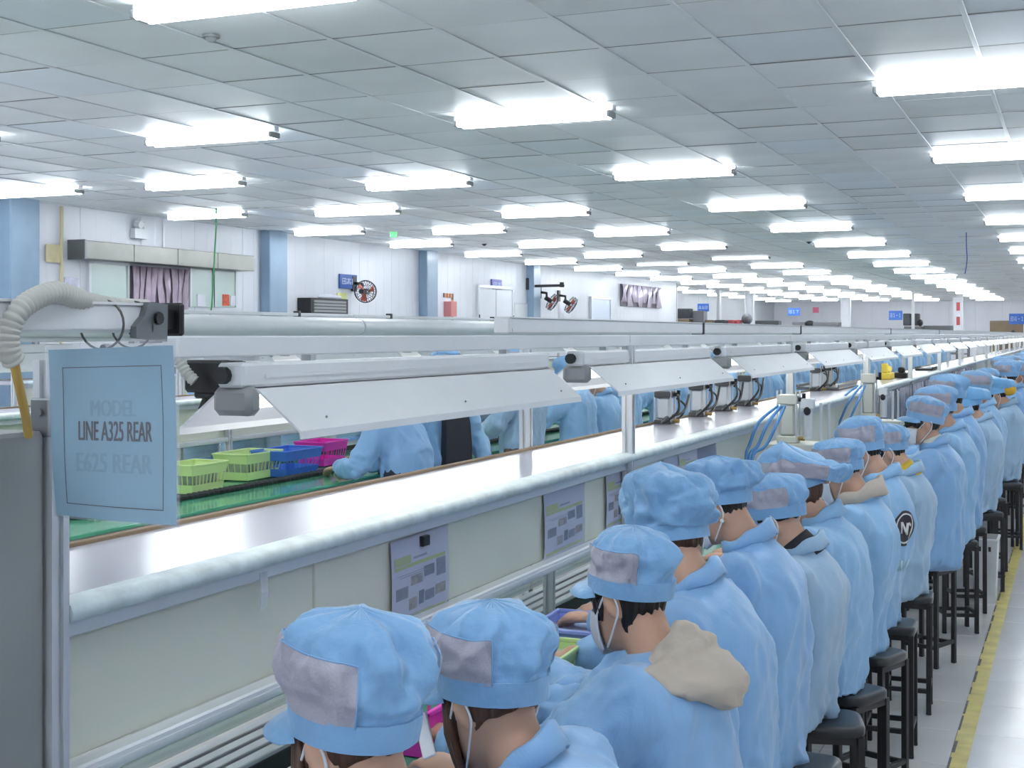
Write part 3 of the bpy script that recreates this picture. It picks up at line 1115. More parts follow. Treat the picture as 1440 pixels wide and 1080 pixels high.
def solve_pose(hx, hy, hz, pitch, hyaw, roll, seat, hands, girth=1.0, stand=False, sh=1.0):
    """joint positions; x forward, y left, z up; hips above the origin"""
    q = Pose()
    C = np.array((hx, hy, hz))
    cp, sp = math.cos(pitch), math.sin(pitch)
    fh = np.array((cp * math.cos(hyaw), cp * math.sin(hyaw), -sp))
    lh = np.array((-math.sin(hyaw), math.cos(hyaw), 0))
    uh = np.cross(fh, lh)
    if roll:
        lh, uh = lh * math.cos(roll) + uh * math.sin(roll), uh * math.cos(roll) - lh * math.sin(roll)
    q.C, q.fh, q.lh, q.uh = C, fh, lh, uh
    base = C - uh * .118 - fh * .040 - ez * .018
    q.N = base
    q.H0 = np.array((0, 0, (seat + .095)))
    if stand: q.H0 = np.array((0, 0, .92))
    q.ctrl = (q.H0 * .45 + q.N * .55) + np.array((-.05, 0, .03))
    q.S = lambda t: (1 - t) ** 2 * q.H0 + 2 * t * (1 - t) * q.ctrl + t * t * q.N
    q.T = lambda t: unit(2 * (1 - t) * (q.ctrl - q.H0) + 2 * t * (q.N - q.ctrl))
    ly = unit(np.array((0, 1, 0)))
    q.sh, q.el, q.wr, q.hf = {}, {}, {}, {}
    for s in (1, -1):
        T = q.T(.86); f = np.cross(ly, T)
        q.sh[s] = q.S(.86) + ly * s * .163 * sh * girth + f * .012 - T * .012
        e, w = two_bone(q.sh[s], np.array(hands[s]), .285, .255, np.array((-.35, s * .75, -.6)))
        q.el[s], q.wr[s] = e, w
        q.hf[s] = unit((w - e) * .6 + np.array((.25, -s * .12, -.08)))
    return q


def ring(c, T, f, l, w, a, b, n=28, e=2.3):
    out = []
    for k in range(n):
        t = 2 * math.pi * k / n
        ct, st = math.cos(t), math.sin(t)
        x = math.copysign(abs(ct) ** (2 / e), ct); y = math.copysign(abs(st) ** (2 / e), st)
        out.append(tuple(c + f * (x * (a if x > 0 else b)) + l * y * w))
    return out


def head_local():
    """head surface in the head frame (x forward, y left, z up, origin at ear height), as rings from chin to crown"""
    prof = [(-.118, .018, .022, .050), (-.112, .034, .034, .052), (-.098, .048, .052, .045), (-.075, .060, .066, .030), (-.05, .068, .078, .016), (-.02, .073, .086, .006),
            (.01, .075, .090, .001), (.04, .076, .092, -.002), (.07, .073, .088, -.004), (.095, .062, .075, -.006), (.112, .042, .052, -.008), (.12, .018, .022, -.008)]
    rings = []
    for z, w, d, x0 in prof:
        rr = []
        for k in range(24):
            t = 2 * math.pi * k / 24
            rr.append((x0 + d * math.cos(t), w * math.sin(t), z))
        rings.append(rr)
    return rings


def to_head(q, p):
    k = getattr(q, 'hs', 1.0)
    return tuple(q.C + (q.fh * p[0] + q.lh * p[1] + q.uh * p[2]) * k)


def body_mesh(q, seat, voxel, stand=False, feet=.36, detail=True):
    mb = MB()
    H_ = lambda p: to_head(q, p)
    mb.loft([[H_(p) for p in r] for r in head_local()])
    # nose, brow, lips, ears
    mb.loft([[H_((.082 + a, y, z)) for (a, y, z) in ((-.02, -w, z0), (h, 0, z0), (-.02, w, z0))] for z0, w, h in ((.012, .008, .006), (-.012, .011, .016), (-.030, .016, .024), (-.036, .012, .006))])
    for s in (1, -1):
        M = Matrix(((q.fh[0], q.lh[0], q.uh[0]), (q.fh[1], q.lh[1], q.uh[1]), (q.fh[2], q.lh[2], q.uh[2])))
        R = M @ Matrix.Rotation(s * .6, 3, 'Z') @ Matrix.Rotation(.15, 3, 'Y')
        mb.ellip(H_((-.010, s * .081, -.008)), (.021, .0085, .035), R, 10, 8)
        mb.ellip(H_((.062, s * .030, .020)), (.024, .026, .008), M, 8, 6)
    M = Matrix(((q.fh[0], q.lh[0], q.uh[0]), (q.fh[1], q.lh[1], q.uh[1]), (q.fh[2], q.lh[2], q.uh[2])))
    mb.ellip(H_((.083, 0, -.062)), (.012, .026, .008), M, 8, 6)
    # neck and trunk core
    nk = [q.S(.9), q.N, q.C - q.uh * .075 - q.fh * .018, q.C - q.uh * .02 - q.fh * .01]
    mb.tube(nk, [.062, .056, .053, .055], 14)
    mb.tube([q.S(t) for t in (-.02, .15, .4, .7, .88)], [.12, .125, .12, .12, .08], 14)
    for s in (1, -1):
        mb.tube([q.S(.85), q.sh[s], q.sh[s] * .4 + q.el[s] * .6, q.el[s], q.el[s] * .65 + q.wr[s] * .35, q.wr[s], q.wr[s] + q.hf[s] * .015], [.055, .05, .043, .036, .038, .026, .024], 10)
        hand_geo(mb, q.wr[s] + q.hf[s] * .02, q.hf[s], s, .55)
        if stand:
            mb.tube([q.H0 + ey * s * .07, q.H0 + ey * s * .10 - ez * .1, np.array((.03, s * .11, .48)), np.array((.0, s * .11, .40)), np.array((-.02, s * .11, .08))], [.09, .085, .055, .05, .036], 10)
            ft = np.array((-.02, s * .11, .05))
        else:
            kn = np.array((.41, s * .13, seat + .055))
            mb.tube([q.H0 + ey * s * .06, q.H0 + ey * s * .095 + ex * .1 - ez * .01, kn - ex * .04, kn, kn - ez * .05 + ex * .005, np.array((feet + .01, s * .13, .25)), np.array((feet, s * .13, .09))],
                    [.085, .082, .06, .055, .052, .047, .036], 10)
            ft = np.array((feet, s * .13, .05))
        mb.tube([ft + ex * -.04 + ez * .01, ft + ex * .06, ft + ex * .15 - ez * .015, ft + ex * .19 - ez * .02], [.035, .04, .035, .02], 10, sq=.8)
    return remeshed(mb, voxel, 3)


def coat_mesh(q, seat, voxel, seed, girth=1.0, amp=.017, stand=False, open_front=False):
    mb = MB()
    l = ey
    rings = []
    T0 = q.T(0)
    spec = [(-.16, .200, .15, .155), (-.06, .210, .16, .160), (.08, .205, .155, .155), (.25, .196, .150, .148), (.45, .200, .150, .142), (.62, .206, .148, .138), (.76, .203, .138, .128),
            (.87, .172, .118, .110), (.95, .122, .092, .092), (1.0, .082, .072, .075), (1.05, .066, .062, .066)]
    if stand:
        spec = [(-.75, .215, .15, .15), (-.45, .205, .145, .15)] + spec
    for t, w, a, b in spec:
        if t < 0:
            c = q.S(0) + (ez * t * .62 if not stand else ez * t * .55); T = ez
        elif t > 1:
            c = q.N + (q.T(1) * (t - 1) * .5); T = q.T(1)
        else:
            c, T = q.S(t), q.T(t)
        f = unit(np.cross(l, T))
        rings.append(ring(c, T, f, l, w * girth, a * girth, b * girth))
    mb.loft(rings)
    for s in (1, -1):
        sh, el, wr = q.sh[s], q.el[s], q.wr[s]
        inn = q.S(.80) * .6 + sh * .4
        mb.tube([inn, sh, sh * .62 + el * .38, sh * .25 + el * .75, el, el * .75 + wr * .25, el * .4 + wr * .6, el * .12 + wr * .88, wr], np.array([.075, .084, .080, .075, .071, .068, .062, .054, .044]) * (.6 + .4 * girth), 16)
        if not stand:
            kn = np.array((.36, s * .125, seat + .07))
            h = q.H0 + ey * s * .085
            mb.tube([h - ex * .02, h * .6 + kn * .4, h * .25 + kn * .75], [.112, .108, .095], 14)
    me = remeshed(mb, voxel, 4)
    P, Nn = vget(me), nget(me)
    R = np.random.default_rng(seed)
    off = R.random(3) * 40
    # long soft folds running down the back, sharper creases across the sleeves
    a = folds(P + off, (5.5, 6.5, 2.4), seed)
    b = folds(P + off * 1.7, (13, 13, 7), seed + 9)
    up = np.clip((P[:, 2] - (seat if not stand else .4)) / .6, 0, 1)
    dist_neck = np.linalg.norm(P - q.N, axis=1)
    fade = np.clip((dist_neck - .09) / .10, 0, 1)
    wr = np.minimum(np.linalg.norm(P - q.el[1], axis=1), np.linalg.norm(P - q.el[-1], axis=1))
    arm = np.clip(1.4 - wr / .16, 0, 1)
    sag = np.clip(1 - (P[:, 2] - seat) / .22, 0, 1)           # the coat bunches where it meets the stool
    c3 = folds(P + off * .6, (24, 24, 15), seed + 17)
    d = amp * (a * (1.0 + .6 * sag) + b * (.5 + .8 * arm + .5 * sag) + c3 * (.16 + .25 * arm)) * fade
    P = P + Nn * d[:, None]
    vset(me, P)
    return me


def set_mesh(me, name, mats, smooth=180):
    me.name = name
    me.materials.clear()
    for m in (mats if isinstance(mats, (list, tuple)) else [mats]): me.materials.append(m)
    me.polygons.foreach_set('use_smooth', [True] * len(me.polygons))
    return me


class Cap:
    """soft work cap on a head: a band, mesh side panels, a gathered crown and a visor"""

    def __init__(self, q, seed, tall=.15, bag=0.0, puff=1.0, tilt=.36, wr=.006, sag=0.0, scale=1.0):
        self.q, self.seed, self.scale = q, seed, scale
        self.tall, self.bag, self.puff, self.tilt, self.wr, self.sag = tall, bag, puff, tilt, wr, sag
        k = tall / .15
        self.prof = [(0, 1.0), (.010, 1.01), (.040 * k, 1.03), (.048 * k, 1.025 + .01 * puff), (.065 * k, 1.06 + .055 * puff), (.085 * k, 1.07 + .09 * puff), (.105 * k, 1.05 + .09 * puff),
                     (.122 * k, .97 + .08 * puff), (.136 * k, .82 + .08 * puff), (.146 * k, .58 + .05 * puff), (.151 * k, .30), (.153 * k, .0)]

    def pts(self, th, h, off=0.0):
        th = np.asarray(th, float); h = np.asarray(h, float)
        hs = [p[0] for p in self.prof]; ss = [p[1] for p in self.prof]
        sc = np.interp(h, hs, ss)
        f = np.clip(h / self.tall, 0, 1)
        rx = np.where(np.cos(th) > 0, .100, .106); ry = .088
        x = rx * sc * np.cos(th); y = ry * sc * np.sin(th); z = h.copy()
        gather = np.clip((h - .036) / .02, 0, 1)
        P0 = np.stack([np.cos(th) * 1.0, np.sin(th) * 1.0, h * 9], 1)
        big = folds(P0 + self.seed * 3.1, (1.5, 1.5, 1.1), self.seed)
        fine = vnoise(np.stack([th * 5.5 + self.seed, h * 12, np.full_like(h, self.seed * 1.3)], 1), 3) + vnoise(np.stack([np.sin(th) * 4, np.cos(th) * 4, h * 30], 1), self.seed)
        mid = folds(P0 + self.seed * 1.7, (3.4, 3.4, 2.2), self.seed + 5)
        r = (big * self.wr * 2.3 + mid * self.wr * .9 + fine * self.wr * .5) * gather + self.wr * .25 * fine + off
        r = r * np.clip((1.02 - f) / .14, 0, 1) + off * np.clip((f - .88) / .14, 0, 1)
        zt = .140 * self.tall / .15
        z = np.where(z > zt, zt + (z - zt) * .8, z) + .012 * (f ** 2) * (1 - np.clip(sc, 0, 1))
        back = np.clip(-np.cos(th), 0, 1)
        k = 1 + r / .1
        x, y = x * k, y * k
        z = z + r * np.clip((f - .5) * 2, 0, 1)
        x = x - self.bag * (gather * (.35 + .65 * f)) * (.10 + .90 * back) * 1.2
        z = z - self.bag * gather * back * .9 - self.sag * f * f * back
        ct, st = math.cos(self.tilt), math.sin(self.tilt)
        X = x * ct - z * st * 1.0; Z = x * st * 1.0 + z * ct       # tilts up at the brow
        X = X * self.scale - .004; Z = Z * self.scale + .014; y = y * self.scale
        q = self.q
        return q.C + X[:, None] * q.fh + y[:, None] * q.lh + Z[:, None] * q.uh

    def grid(self, th0, th1, h0, h1, nt, nh, off=0.0, ends=True):
        th = np.linspace(th0, th1, nt, endpoint=ends); h = np.linspace(h0, h1, nh)
        A, B = np.meshgrid(th, h, indexing='ij')
        return self.pts(A.ravel(), B.ravel(), off).reshape(nt, nh, 3)


def add_cap(root, q, seed, mats=(CAPM, NETM), panel=True, brim=True, detail=2, strap=True, band=True, **kw):
    c = Cap(q, seed, **kw)
    nt, nh = (88, 36) if detail == 2 else (40, 18)
    cap = link('cap', None, root) if False else None
    g = c.grid(-math.pi, math.pi, 0, c.tall * 1.02, nt, nh, 0, False)
    gi = c.grid(-math.pi, math.pi, 0, c.tall * 1.02, nt, nh, -.003, False)
    mb = MB().shell(g, gi, wrap=True)
    cap = link('cap', mb.mesh('cap', mats[0], 180), root)
    if band:
        b = MB().shell(c.grid(-math.pi, math.pi, -.002, .040, nt, 5, .0035, False), c.grid(-math.pi, math.pi, -.002, .040, nt, 5, .0, False), wrap=True)
        link('band', b.mesh('band', mats[0], 60), cap)
    if panel:
        k = c.tall / .15
        for s in (1, -1):
            n = 44 if detail == 2 else 12
            a0, a1 = (.40, 2.3) if s > 0 else (-2.3, -.40)
            p = MB().shell(c.grid(a0, a1, .036, .112 * k, n, 18, .0034), c.grid(a0, a1, .036, .112 * k, n, 18, -.001))
            link('mesh_panel', p.mesh('mesh_panel', mats[1], 60), cap)
            if detail == 2:
                sm = MB()
                th = np.linspace(a0, a1, n)
                sm.tube(c.pts(th, np.full(n, .112 * k), .0036), .0013, 5)
                sm.tube(c.pts(np.full(8, a1 if s > 0 else a0), np.linspace(.036, .112 * k, 8), .0036), .0013, 5)
                link('seam', sm.mesh('seam', mats[0], 180), cap)
    if brim:
        n = 19
        o, i = [], []
        for a in np.linspace(-1.15, 1.15, n):
            w = math.cos(a / 1.15 * math.pi / 2) ** .55
            ro, ri = [], []
            for e in (0, .33, .66, 1):
                p = c.pts(np.array([a]), np.array([.006]), .002 + .062 * w * e * 1.0)[0]
                dirn = -q.uh * (.022 * e * e * w + .006 * e) - q.fh * 0
                bend = -q.uh * .010 * (a / 1.15) ** 2 * e
                ro.append(tuple(p + dirn + bend)); ri.append(tuple(p + dirn + bend - q.uh * .0028))
            o.append(ro); i.append(ri)
        link('visor', MB().shell(o, i).mesh('visor', mats[0], 60), cap)
    return cap, c


def add_hair(root, q, m, seed, back=-.085, side=-.02, front=None, detail=2, lock=None, nape=1.0):
    """hair shell below the cap, from the temples round the nape"""
    nt, nh = (72, 9) if detail == 2 else (24, 5)

    def surf(th, z, off):
        # head surface radius at height z
        pr = [(-.118, .018, .022, .050), (-.098, .048, .052, .045), (-.075, .060, .066, .030), (-.05, .068, .078, .016), (-.02, .073, .086, .006), (.01, .075, .090, .001), (.04, .076, .092, -.002), (.07, .073, .088, -.004)]
        zz = [p[0] for p in pr]
        zc = max(z, -.06)
        w = np.interp(zc, zz, [p[1] for p in pr]); d = np.interp(zc, zz, [p[2] for p in pr]); x0 = np.interp(zc, zz, [p[3] for p in pr])
        k = 1 + off / .08
        return (x0 + d * k * math.cos(th), w * k * math.sin(th), z)
    o, i = [], []
    R = np.random.default_rng(seed)
    ph = R.random(4) * 6
    for a in np.linspace(.78, 2 * math.pi - .78, nt):
        bk = max(0, -math.cos(a))
        zb = side + (back - side) * bk ** .8 + .003 * math.sin(a * 7 + ph[0]) + .0015 * math.sin(a * 13 + ph[1])
        ea = abs(abs(a - math.pi) - (math.pi - 1.55))
        zb = max(zb, .006 - .25 * max(0, ea - .16))       # clears the ears
        ro, ri = [], []
        for z in np.linspace(.04, zb, nh):
            f = (.04 - z) / (.04 - zb)
            off = (.008 if z < .012 else .002) + (.004 * math.sin(a * 9 + ph[2] + z * 20) * .5 + .003 * math.sin(a * 23 + ph[3])) * (z < .012) - .006 * max(0, f - .75) * 4 * .8
            ro.append(to_head(q, surf(a, z, max(off, .002)))); ri.append(to_head(q, surf(a, z, -.006)))
        o.append(ro); i.append(ri)
    hair = link('hair', MB().shell(o, i).mesh('hair', m, 180), root)
    if front:
        mb = MB()
        for k in range(11):
            a = -.9 + 1.8 * k / 10 + R.uniform(-.05, .05)
            L = front * R.uniform(.7, 1.1)
            P = [to_head(q, surf(a, .035 - L * t, .001 + .007 * math.sin(t * 2.6))) for t in (0, .35, .7, 1)]
            mb.tube(P, [.006, .010, .008, .003], 6)
        link('fringe', mb.mesh('fringe', m, 180), hair)
    if lock:
        for s in lock[1]:
            mb = MB()
            for k in range(4):
                a = s * (.80 + .13 * k)
                P = [to_head(q, surf(a, .03, -.002)), to_head(q, surf(a, -.03, .010)), to_head(q, surf(a, -.075, .012)), to_head(q, surf(a, -.10 - lock[0], .010))]
                mb.tube(P, [.010, .011, .009, .003], 7, sq=.7)
            link('side_lock', mb.mesh('side_lock', m, 180), hair)
    return hair


def add_mask(root, q, detail=2, low=0.0):
    n, k = (15, 9) if detail == 2 else (9, 5)
    o, i = [], []
    for a in np.linspace(-1.05, 1.05, n):
        ro, ri = [], []
        for t in np.linspace(0, 1, k):
            z = -.008 - low - .112 * t
            bulge = .016 * math.sin(math.pi * min(1, t * 1.0)) * math.cos(a) ** 2 + .014 * math.cos(a) ** 3 * (1 - t)
            d = .088 - .018 * t ** 2
            w = .073 - .018 * t ** 1.6
            x0 = .006 + .028 * t
            pinch = .018 * (abs(a) / 1.05) ** 2
            zz = z + (pinch * (.5 - t) * -1.6)
            ro.append(to_head(q, (x0 + (d + bulge + .006) * math.cos(a), (w + .006) * math.sin(a), zz)))
            ri.append(to_head(q, (x0 + (d + bulge + .003) * math.cos(a), (w + .003) * math.sin(a), zz)))
        o.append(ro); i.append(ri)
    m = link('face_mask', MB().shell(o, i).mesh('face_mask', MASKM, 180), root)
    for s in (1, -1):
        P = [(.048, s * .074, -.022 - low), (.012, s * .083, .010), (-.016, s * .090, .026), (-.028, s * .089, .006), (-.026, s * .084, -.022), (-.008, s * .079, -.048), (.048, s * .064, -.102 - low)]
        link('ear_loop', MB().tube(smooth_path([to_head(q, p) for p in P], 4), .0022, 6).mesh('ear_loop', LOOPM, 180), m)
    return m


def add_collar(root, q, m, seed, height=.060, r=.069, name='collar', flare=.010, gap=.35, mat_inner=None):
    """stand-and-fall collar round the neck, open at the throat"""
    n = 30
    T = unit(q.T(1) * .7 + (q.C - q.uh * .06 - q.fh * .015 - q.N) * 4.0)
    l = ey; f = unit(np.cross(l, T))
    R = np.random.default_rng(seed)
    ph = R.random(3) * 6
    c0 = q.N + T * .002
    o, i = [], []
    for a in np.linspace(gap, 2 * math.pi - gap, n):
        bk = max(0, -math.cos(a))
        rr = r * (1 + .05 * math.sin(3 * a + ph[0])) + .004 * bk
        d = f * math.cos(a) * 1.06 + l * math.sin(a) * .98
        w = .004 * math.sin(5 * a + ph[1])
        hgt = height * (.62 + .38 * bk)
        prof_o = [(rr - .004, hgt * .15), (rr - .010, hgt * .8), (rr - .006, hgt + w), (rr + .004, hgt * .96 + w), (rr + flare * .6, hgt * .6), (rr + flare * .9, hgt * .2 + w)]
        prof_i = [(rr + .000, hgt * .15), (rr - .006, hgt * .75), (rr - .003, hgt * .93 + w), (rr + .001, hgt * .88 + w), (rr + flare * .6 - .005, hgt * .52), (rr + flare * .9 - .006, hgt * .16 + w)]
        o.append([tuple(c0 + d * x + T * z) for x, z in prof_o]); i.append([tuple(c0 + d * x + T * z) for x, z in prof_i])
    return link(name, MB().shell(o, i).mesh(name, m, 180), root)


def add_shirt(root, q, m, h=.07, r=.058):
    T = unit(q.C - q.uh * .06 - q.fh * .015 - q.N); f = unit(np.cross(ey, T))
    g = [[tuple(q.N - T * .01 + f * math.cos(a) * (r + e) + ey * math.sin(a) * (r + e) + T * z) for e, z in ((.012, -.01), (.004, h * .6), (0, h), (-.004, h - .003))] for a in np.linspace(0, 2 * math.pi, 24, endpoint=False)]
    gi = [[tuple(q.N - T * .01 + f * math.cos(a) * (r + e) + ey * math.sin(a) * (r + e) + T * z) for e, z in ((.006, -.012), (-.002, h * .6), (-.005, h - .006), (-.008, h - .008))] for a in np.linspace(0, 2 * math.pi, 24, endpoint=False)]
    return link('shirt_collar', MB().shell(g, gi, wrap=True).mesh('shirt_collar', m, 180), root)


def add_legs(root, q, seat, m, feet=.36, stand=False, detail=2):
    mb = MB()
    for s in (1, -1):
        if stand:
            mb.tube([q.H0 + ey * s * .075, q.H0 + ey * s * .105 - ez * .1, np.array((.03, s * .11, .48)), np.array((.0, s * .11, .38)), np.array((-.02, s * .11, .09))], [.115, .108, .078, .072, .062], 12)
        else:
            kn = np.array((.41, s * .13, seat + .055))
            mb.tube([q.H0 + ey * s * .06 - ex * .03, q.H0 + ey * s * .095 + ex * .1 - ez * .012, kn - ex * .04, kn + ex * .012, kn - ez * .06 + ex * .012, np.array((feet + .01, s * .13, .25)), np.array((feet, s * .13, .10))],
                    [.105, .098, .077, .072, .070, .064, .058], 12)
    link('trousers', MB_fold(mb, seatseed(q)).mesh('trousers', m, 180), root)
    for s in (1, -1):
        fx = -.02 if stand else feet
        sh = MB().tube([(fx - .055, s * (.11 if stand else .13), .05), (fx, s * (.11 if stand else .13), .055), (fx + .08, s * (.11 if stand else .13), .045), (fx + .16, s * (.11 if stand else .13), .036), (fx + .21, s * (.11 if stand else .13), .03)], [.036, .047, .045, .042, .024], 12, sq=.85)
        sh.box(fx - .08, fx + .215, s * (.11 if stand else .13) - .043, s * (.11 if stand else .13) + .043, .0, .016, bev=.006)
        link('shoe', sh.mesh('shoe', SHOE, 60), root)


def seatseed(q):
    return int(abs(q.N[2]) * 9999) % 97


def MB_fold(mb, seed):
    P = np.array(mb.v)
    d = vnoise(P * np.array((20, 20, 26)) + seed, seed) * .006
    c = P.copy(); c[:, 1] += np.sign(P[:, 1]) * d; c[:, 0] += d
    mb.v = [tuple(p) for p in c]
    return mb


def person(label, head, hx=.22, pitch=.5, hyaw=0.0, roll=0.0, yaw=0.0, seat=.53, hands=None, girth=1.0, seed=1, coat=COATM, capm=CAPM, skin=SKIN, hair=HAIRB,
           panel=True, brim=True, mask=True, detail=2, voxel=.011, bvoxel=.0085, hairkw=None, capkw=None, shirt=None, trousers=TROUS, hood=None, stand=False, hand_px=None,
           group='seated workers of the front row', amp=.017, name='person', place=True, facing=math.pi, bag_cap=False, collar=True, feet=.34):
    """head = world position of the head centre at ear height; hx = how far the head leans ahead of the hips"""
    rz = facing + yaw
    fx, fy = math.cos(rz), math.sin(rz)
    capkw = dict(capkw or {})
    if len(head) == 5:
        head, capkw['scale'] = fit_head(head, hx, pitch, hyaw, roll, seat, girth, stand, rz, seed, capkw)
    root_loc = (head[0] - fx * hx, head[1] - fy * hx, 0)
    if hands is None:
        z = max(.86, head[2] - .32)
        hands = {1: (.40, .13, z), -1: (.42, -.12, z - .01)}
    for s_, (u_, y_, d_) in (hand_px or {}).items():
        w_ = at_d(u_, y_, d_); a_, b_ = w_[0] - root_loc[0], w_[1] - root_loc[1]
        hands[s_] = (a_ * fx + b_ * fy, -a_ * fy + b_ * fx, w_[2])
    q = solve_pose(hx, 0, head[2], pitch, hyaw, roll, seat, hands, girth, stand)
    q.hs = min(1.06, max(.80, capkw.get('scale', 1.0) * .98))
    t = thing(name, label, 'person', root_loc, rz, group)
    bm = set_mesh(body_mesh(q, seat, bvoxel, stand, feet, detail == 2), 'body', skin)
    link('body', bm, t)
    link('coat', set_mesh(coat_mesh(q, seat, voxel, seed, girth, amp, stand), 'coat', coat), t)
    add_legs(t, q, seat, trousers, feet, stand)
    add_cap(t, q, seed, (capm, NETM), panel, brim, detail, **(capkw or {}))
    add_hair(t, q, hair, seed, detail=detail, **(hairkw or {}))
    if mask: add_mask(t, q, detail)
    if collar: add_collar(t, q, coat, seed)
    if shirt is not None: add_shirt(t, q, shirt)
    if detail == 2:
        for s in (1, -1):
            M = Matrix(((q.fh[0], q.lh[0], q.uh[0]), (q.fh[1], q.lh[1], q.uh[1]), (q.fh[2], q.lh[2], q.uh[2])))
            e = MB().ellip(to_head(q, (.079, s * .030, .002)), (.008, .015, .0055), M, 10, 6)
            link('eye', e.mesh('eye', EYEM, 180), t)
            b = MB().tube([to_head(q, p) for p in ((.084, s * .014, .018), (.086, s * .030, .023), (.074, s * .048, .019))], [.003, .004, .002], 6)
            link('eyebrow', b.mesh('eyebrow', HAIRB, 180), t)
    t['_q'] = 0
    del t['_q']
    PERSON_Q[t.name] = q
    return t, q


PERSON_Q = {}


def fit_head(box, hx, pitch, hyaw, roll, seat, girth, stand, rz, seed, capkw):
    """the head position and cap size whose cap fills the photo box (u0, u1, y0, y1) at depth d"""
    u0, u1, y0, y1, d = box
    head = np.array(at_d((u0 + u1) / 2, (y0 + y1) / 2, d)); sc = 1.0
    c, s_ = math.cos(rz), math.sin(rz)
    for it in range(5):
        q = solve_pose(hx, 0, head[2], pitch, hyaw, roll, seat, {1: (.4, .13, .9), -1: (.4, -.13, .9)}, girth, stand)
        g = Cap(q, seed, scale=sc, **{k: v for k, v in capkw.items() if k != 'scale'}).grid(-math.pi, math.pi, -.002, .153, 40, 20).reshape(-1, 3)
        X = head[0] - c * hx + g[:, 0] * c - g[:, 1] * s_; Y = head[1] - s_ * hx + g[:, 0] * s_ + g[:, 1] * c; Z = g[:, 2]
        D = -X * ST + Y * CT
        U = 720 + F * (X * CT + Y * ST) / D; V = 470 - F * (Z - H) / D
        k = .5 * (u1 - u0) / (U.max() - U.min()) + .5 * (y1 - y0) / (V.max() - V.min())
        sc = min(1.30, max(.80, sc * k))
        du = (u0 + u1) / 2 - (U.max() + U.min()) / 2; dv = (y0 + y1) / 2 - (V.max() + V.min()) / 2
        head = head + np.array((CT, ST, 0)) * du * d / F - np.array((0, 0, 1)) * dv * d / F
    return tuple(head), sc




def headpos(u, ytop, d, drop=.150):
    p = at_d(u, ytop, d)
    return (p[0], p[1], p[2] - drop)


# -------- the front row, from the camera on
P1, q1 = person('nearest worker, brown hair, tall blue cap with wide mesh panel, bent low over the bench', (397, 607, 843, 1072, 1.78), hx=0.13, pitch=.32, hyaw=-.30, yaw=.02, seed=2,
                hair=HAIRN, capkw=dict(tall=.172, puff=.55, wr=.008, tilt=.42), hairkw=dict(back=-.03, side=-.03, lock=(.01, (1,))), detail=2, bvoxel=.0075, hands={1: (.42, .16, .86), -1: (.44, -.10, .86)})
P2, q2 = person('second worker from the camera, brown side hair, rounded blue cap, holding a white card', (610, 776, 832, 1005, 2.25), hx=0.12, pitch=.44, hyaw=-.40, seed=5,
                hair=HAIRN, capkw=dict(tall=.150, puff=.8, wr=.007, tilt=.44), hairkw=dict(back=-.03, side=-.05, lock=(.03, (1, -1))), bvoxel=.0075, hands={1: (.06, .31, 1.05), -1: (.44, -.10, .86)}, hand_px={1: (648, 1104, 2.34)})
P3, q3 = person('black haired worker with a beige hood lying over the blue coat and a white mask', (832, 957, 729, 850, 2.8), hx=0.05, pitch=.30, hyaw=-.36, seed=8, coat=COATM,
                capkw=dict(tall=.140, puff=.55, wr=.007, tilt=.38), hairkw=dict(back=-.105, side=-.04, front=.03), bvoxel=.0075, girth=1.03, collar=False)
P4, q4 = person('worker behind the beige hood, tall puffed blue cap drooping back', (878, 1003, 663, 772, 3.3), hx=0.11, pitch=.55, hyaw=-.5, seed=12, panel=False, brim=False,
                hair=HAIRN, capkw=dict(tall=.185, puff=1.0, bag=.035, wr=.009, tilt=.36), hairkw=dict(back=-.035, side=-.01))
P5, q5 = person('worker with pulled up black hair, pearl earring, white mask and gathered cap', (965, 1068, 634, 716, 3.75), hx=0.07, pitch=.42, hyaw=-.06, seed=15, panel=False, brim=False, capm=CAPM,
                capkw=dict(tall=.150, puff=1.25, wr=.011, tilt=.32), hairkw=dict(back=-.05, side=-.01))
P6, q6 = person('worker with a dark shirt collar above the blue coat, half hidden by the earring worker', (1046, 1130, 655, 738, 4.15), hx=0.03, girth=.92, pitch=.50, hyaw=-.10, seed=18, shirt=SHIRTD,
                capkw=dict(tall=.140, puff=.8, wr=.006, tilt=.36), hairkw=dict(back=-.02, side=.01), coat=COATM3, detail=2)
P7, q7 = person('worker whose wide cap bags out over a hair bun at the back', (1072, 1190, 613, 706, 4.5), hx=0.07, pitch=.50, hyaw=.10, seed=21, hair=HAIRN,
                capkw=dict(tall=.150, puff=1.1, bag=.075, wr=.008, tilt=.20, sag=.06), hairkw=dict(back=-.06, side=-.02), brim=False, coat=COATM2)
P8, q8 = person('worker with a beige collar turned up at the nape, small pale cap', (1150, 1208, 610, 666, 5.0), hx=0.01, girth=.92, pitch=.46, hyaw=-.1, seed=24, coat=COATM2, voxel=.013, bvoxel=.010,
                capkw=dict(tall=.140, puff=.7, wr=.006), hairkw=dict(back=-.03, side=.0))
P9, q9 = person('worker with a round dark emblem on the back of the coat, cap tipped forward', (1180, 1238, 580, 642, 5.5), hx=0.01, girth=.92, pitch=.40, hyaw=.12, seed=27, coat=COATM2, voxel=.013, bvoxel=.010,
                capkw=dict(tall=.160, puff=.6, wr=.005, tilt=.26), hairkw=dict(back=-.04, side=-.0))
P10, q10 = person('worker in a pale grey blue coat with a yellow shirt collar', (1228, 1270, 588, 638, 6.1), hx=0.01, girth=.92, pitch=.42, hyaw=.05, seed=30, coat=COATM3, voxel=.013, bvoxel=.010, shirt=SHIRTY,
                  capkw=dict(tall=.140, puff=.8, wr=.006), hairkw=dict(back=-.06, side=-.01))
